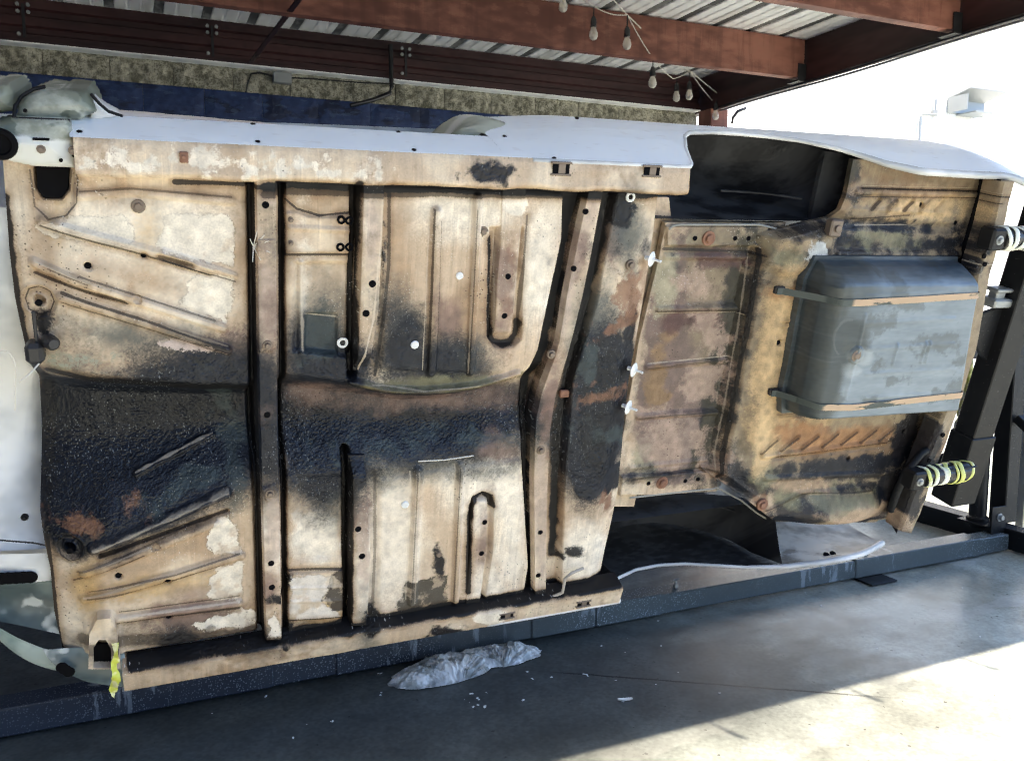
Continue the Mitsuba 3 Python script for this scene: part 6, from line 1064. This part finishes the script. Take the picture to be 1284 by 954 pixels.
# ---------------------------------------------------------------- crumpled plastic sheet on the floor
def heap(cx, cy, rx, ry, hz, rot, seed, n=230):
    s = np.linspace(-1, 1, n); A, B2 = np.meshgrid(s, s, indexing='ij')
    r = np.sqrt(A ** 2 + B2 ** 2); k = np.maximum(np.abs(A), np.abs(B2)) / np.maximum(r, 1e-6)
    A, B2 = A * k, B2 * k; r = np.sqrt(A ** 2 + B2 ** 2)
    th = np.arctan2(B2, A)
    edge = 1 + .16 * nnoise(np.stack([np.cos(th), np.sin(th)], -1) + 3, 2.2, seed) + .08 * (nnoise(np.stack([np.cos(th), np.sin(th)], -1), 7, seed + 1) - .5)
    x, yv = A * rx * edge, B2 * ry * edge
    z = hz * np.maximum(0, 1 - r ** 1.6) ** .8
    fan = np.arctan2(yv + 1.3 * ry, x * .55)                 # folds fan out from the gathered side
    q = np.stack([fan * .36, r * .12], -1)
    w = .25 * nnoise(np.stack([x, yv], -1), 16, seed + 7)
    rid = lambda a, f, sd: 1 - np.abs(2 * nnoise(a + .1 * w[..., None], f, sd) - 1)
    fold = .60 * rid(q, 15, seed) ** 1.5 + .30 * rid(q, 34, seed + 2) ** 1.5 + .10 * rid(np.stack([x, yv], -1), 30, seed + 4)
    fold = fold + .16 * rid(np.stack([x + .5 * yv, yv - .4 * x], -1), 75, seed + 5) ** 2
    z = z * .50 + .050 * (hz / .085) * fold * (.15 + .85 * np.minimum(1, 2.2 * (1 - r)))
    z = np.maximum(z, .004)
    c, sn = math.cos(rot), math.sin(rot)
    return grid_mesh(np.stack([cx + c * x - sn * yv, cy + sn * x + c * yv, z], -1))
pl = add('plastic_sheet', cat(heap(1.00, 2.89, .20, .10, .058, .12, 21), heap(1.235, 2.93, .17, .085, .050, -.12, 22)), 'm_plastic', smooth=True)
labels[pl] = {'label': 'crumpled wet clear plastic sheet lying on the concrete beside the floor beam', 'category': 'plastic sheet'}
# flakes scraped off the underside
fl = []
spots = [(1.0319, 2.6909), (1.0449, 2.6467), (1.0884, 2.6789), (1.0048, 2.6518), (1.0179, 2.6087), (1.0411, 2.5923), (1.2877, 2.7695), (1.2874, 2.7125), (0.3597, 2.9762), (0.774, 2.9757), (0.7398, 2.827), (1.4761, 2.6643), (1.4953, 2.4217), (1.478, 2.6492), (1.3469, 2.6861), (0.5433, 2.6952), (0.4006, 2.6541)]
for i in range(56):
    if i < len(spots) * 2: x, yv = spots[i // 2]; x += rng.normal(0, .006); yv += rng.normal(0, .006)
    else: x, yv = rng.uniform(.0, 4.0), rng.uniform(2.2, 3.0)
    s = rng.uniform(.001, .0042)
    m = trimesh.creation.icosphere(1, 1.0); m.vertices = np.array(m.vertices) * [s * 1.6, s, s * .5] * (1 + .3 * rng.normal(size=(len(m.vertices), 1)) * .4)
    m.apply_transform(trimesh.transformations.rotation_matrix(rng.uniform(0, 6.28), [0, 0, 1])); m.apply_translation([x, yv, s * .4]); fl.append(m)
k = add('scraped_flakes', cat(*fl), 'm_plug', kind='stuff')
labels[k]['label'] = 'small pale flakes of old coating scattered on the concrete'
lf = thing('dry_leaf', 'small pale curled leaf on the floor near the crack', 'leaf')
del labels[lf]
x, yv = (1.5055, 2.4172)
a = np.linspace(-1, 1, 14); b = np.linspace(-1, 1, 6); A, B2 = np.meshgrid(a, b, indexing='ij')
k = add('dry_leaf', grid_mesh(np.stack([x + .026 * A, yv + .010 * B2 * np.sqrt(np.maximum(0, 1 - A ** 2)) - .3 * .026 * A, .006 + .006 * B2 ** 2 + .004 * A ** 2], -1)), 'm_plug', smooth=True)
labels[k] = {'label': 'small pale curled leaf on the dark concrete below the floor beam', 'category': 'leaf'}

# ---------------------------------------------------------------- string lights
bs('m_bulb', {'type': 'blendbsdf', 'weight': 0.45, 'bsdf_a': {'type': 'thindielectric', 'int_ior': 1.5}, 'bsdf_b': principled((0.85, 0.82, 0.74), 0.15)})
bs('m_filament', principled((0.75, 0.55, 0.28), 0.4))
sl = thing('string_lights', 'string of clear bulbs on thin cords below the rust red purlins', 'string lights')
def bulb(x, yv, z, cord=.05):
    """z: bottom of the bulb"""
    bk = add(sl + '__bulb', lathe([(.0008, 0), (.012, .002), (.022, .010), (.028, .024), (.029, .036), (.024, .055), (.017, .072), (.014, .085)], (x, yv, z), (0, 0, 1), 18), 'm_bulb', smooth=True)
    add(bk + '__filament', cat(tube([(x - .008, yv, z + .030), (x - .004, yv, z + .062), (x, yv, z + .03), (x + .004, yv, z + .062), (x + .008, yv, z + .03)], .0022, 5), tube([(x, yv, z + .06), (x, yv, z + .09)], .005, 6)), 'm_filament')
    add(bk + '__socket', lathe([(.0001, .145), (.010, .145), (.019, .125), (.021, .085), (.016, .080), (.0001, .080)], (x, yv, z), (0, 0, 1), 14), 'm_black_plastic', smooth=30)
    add(bk + '__drop_cord', tube([(x, yv, z + .14), (x + .002, yv, z + .14 + cord)], .0045, 6), 'm_black_plastic')
    return (x, yv, z + .14 + cord)

def bulb_at(q, Y, cord): return bulb(q[0], Y, q[1], cord)
t1 = bulb_at((2.5623, 3.1584), 4.98, .06); t2 = bulb_at((2.7831, 3.013), 4.98, .07); t3 = bulb_at((3.035, 2.9806), 4.98, .08)
t4 = bulb_at((3.381, 2.8127), 5.20, .06); t5 = bulb_at((4.0655, 2.911), 5.9, .05); t6 = bulb_at((4.1888, 2.934), 5.9, .09); t7 = bulb_at((4.6056, 2.8424), 6.1, .03)
def w3(q, Y): return (q[0], Y, q[1])
def cordline(pts, r, bsdf, sag=.0):
    q = np.array(pts); f = np.linspace(0, len(q) - 1, 12 * (len(q) - 1) + 1); q = np.stack([np.interp(f, np.arange(len(q)), q[:, i]) for i in range(3)], 1)
    q[:, 2] -= sag * np.sin(np.pi * (f % 1))
    add(sl + '__cord', tube(q, r, 6), bsdf, smooth=True)
cordline([w3((2.2691, 3.2767), 4.9), t1, t2, t3], .0036, 'm_wire', .02)
cordline([w3((2.6235, 3.1214), 4.5), t3, w3((4.1281, 3.1656), 5.9), t6, w3((4.8099, 3.0973), 6.3)], .0036, 'm_wire')
cordline([t3, t4, w3((3.962, 3.0603), 5.8), t6, w3((4.7168, 3.0553), 6.3), w3((4.8631, 3.0609), 6.3)], .0032, 'm_wire', .01)
for i in range(7):   # slim hooks along the near roof edge; their shadows streak the sunlit floor
    x = 1.43 + .6 * (i - 1)
    add(can + '__hook', tube([(x, YF - .02, 3.06), (x, YF - .03, 2.98), (x, YF - .03, 2.84), (x + .01, YF - .045, 2.82)], [.004, .005, .009, .010], 8), 'm_dark_metal', smooth=True)
# cable loop hanging from the conduit at the corner
add(can + '__cable_loop', tube([w3(q, 6.0) for q in ((4.8423, 2.9425), (4.7592, 2.9095), (4.711, 2.8531), (4.7043, 2.8065))], .012, 8), 'm_black_plastic', smooth=True)
# left of the yard and behind the camera: only the added, unseen walls
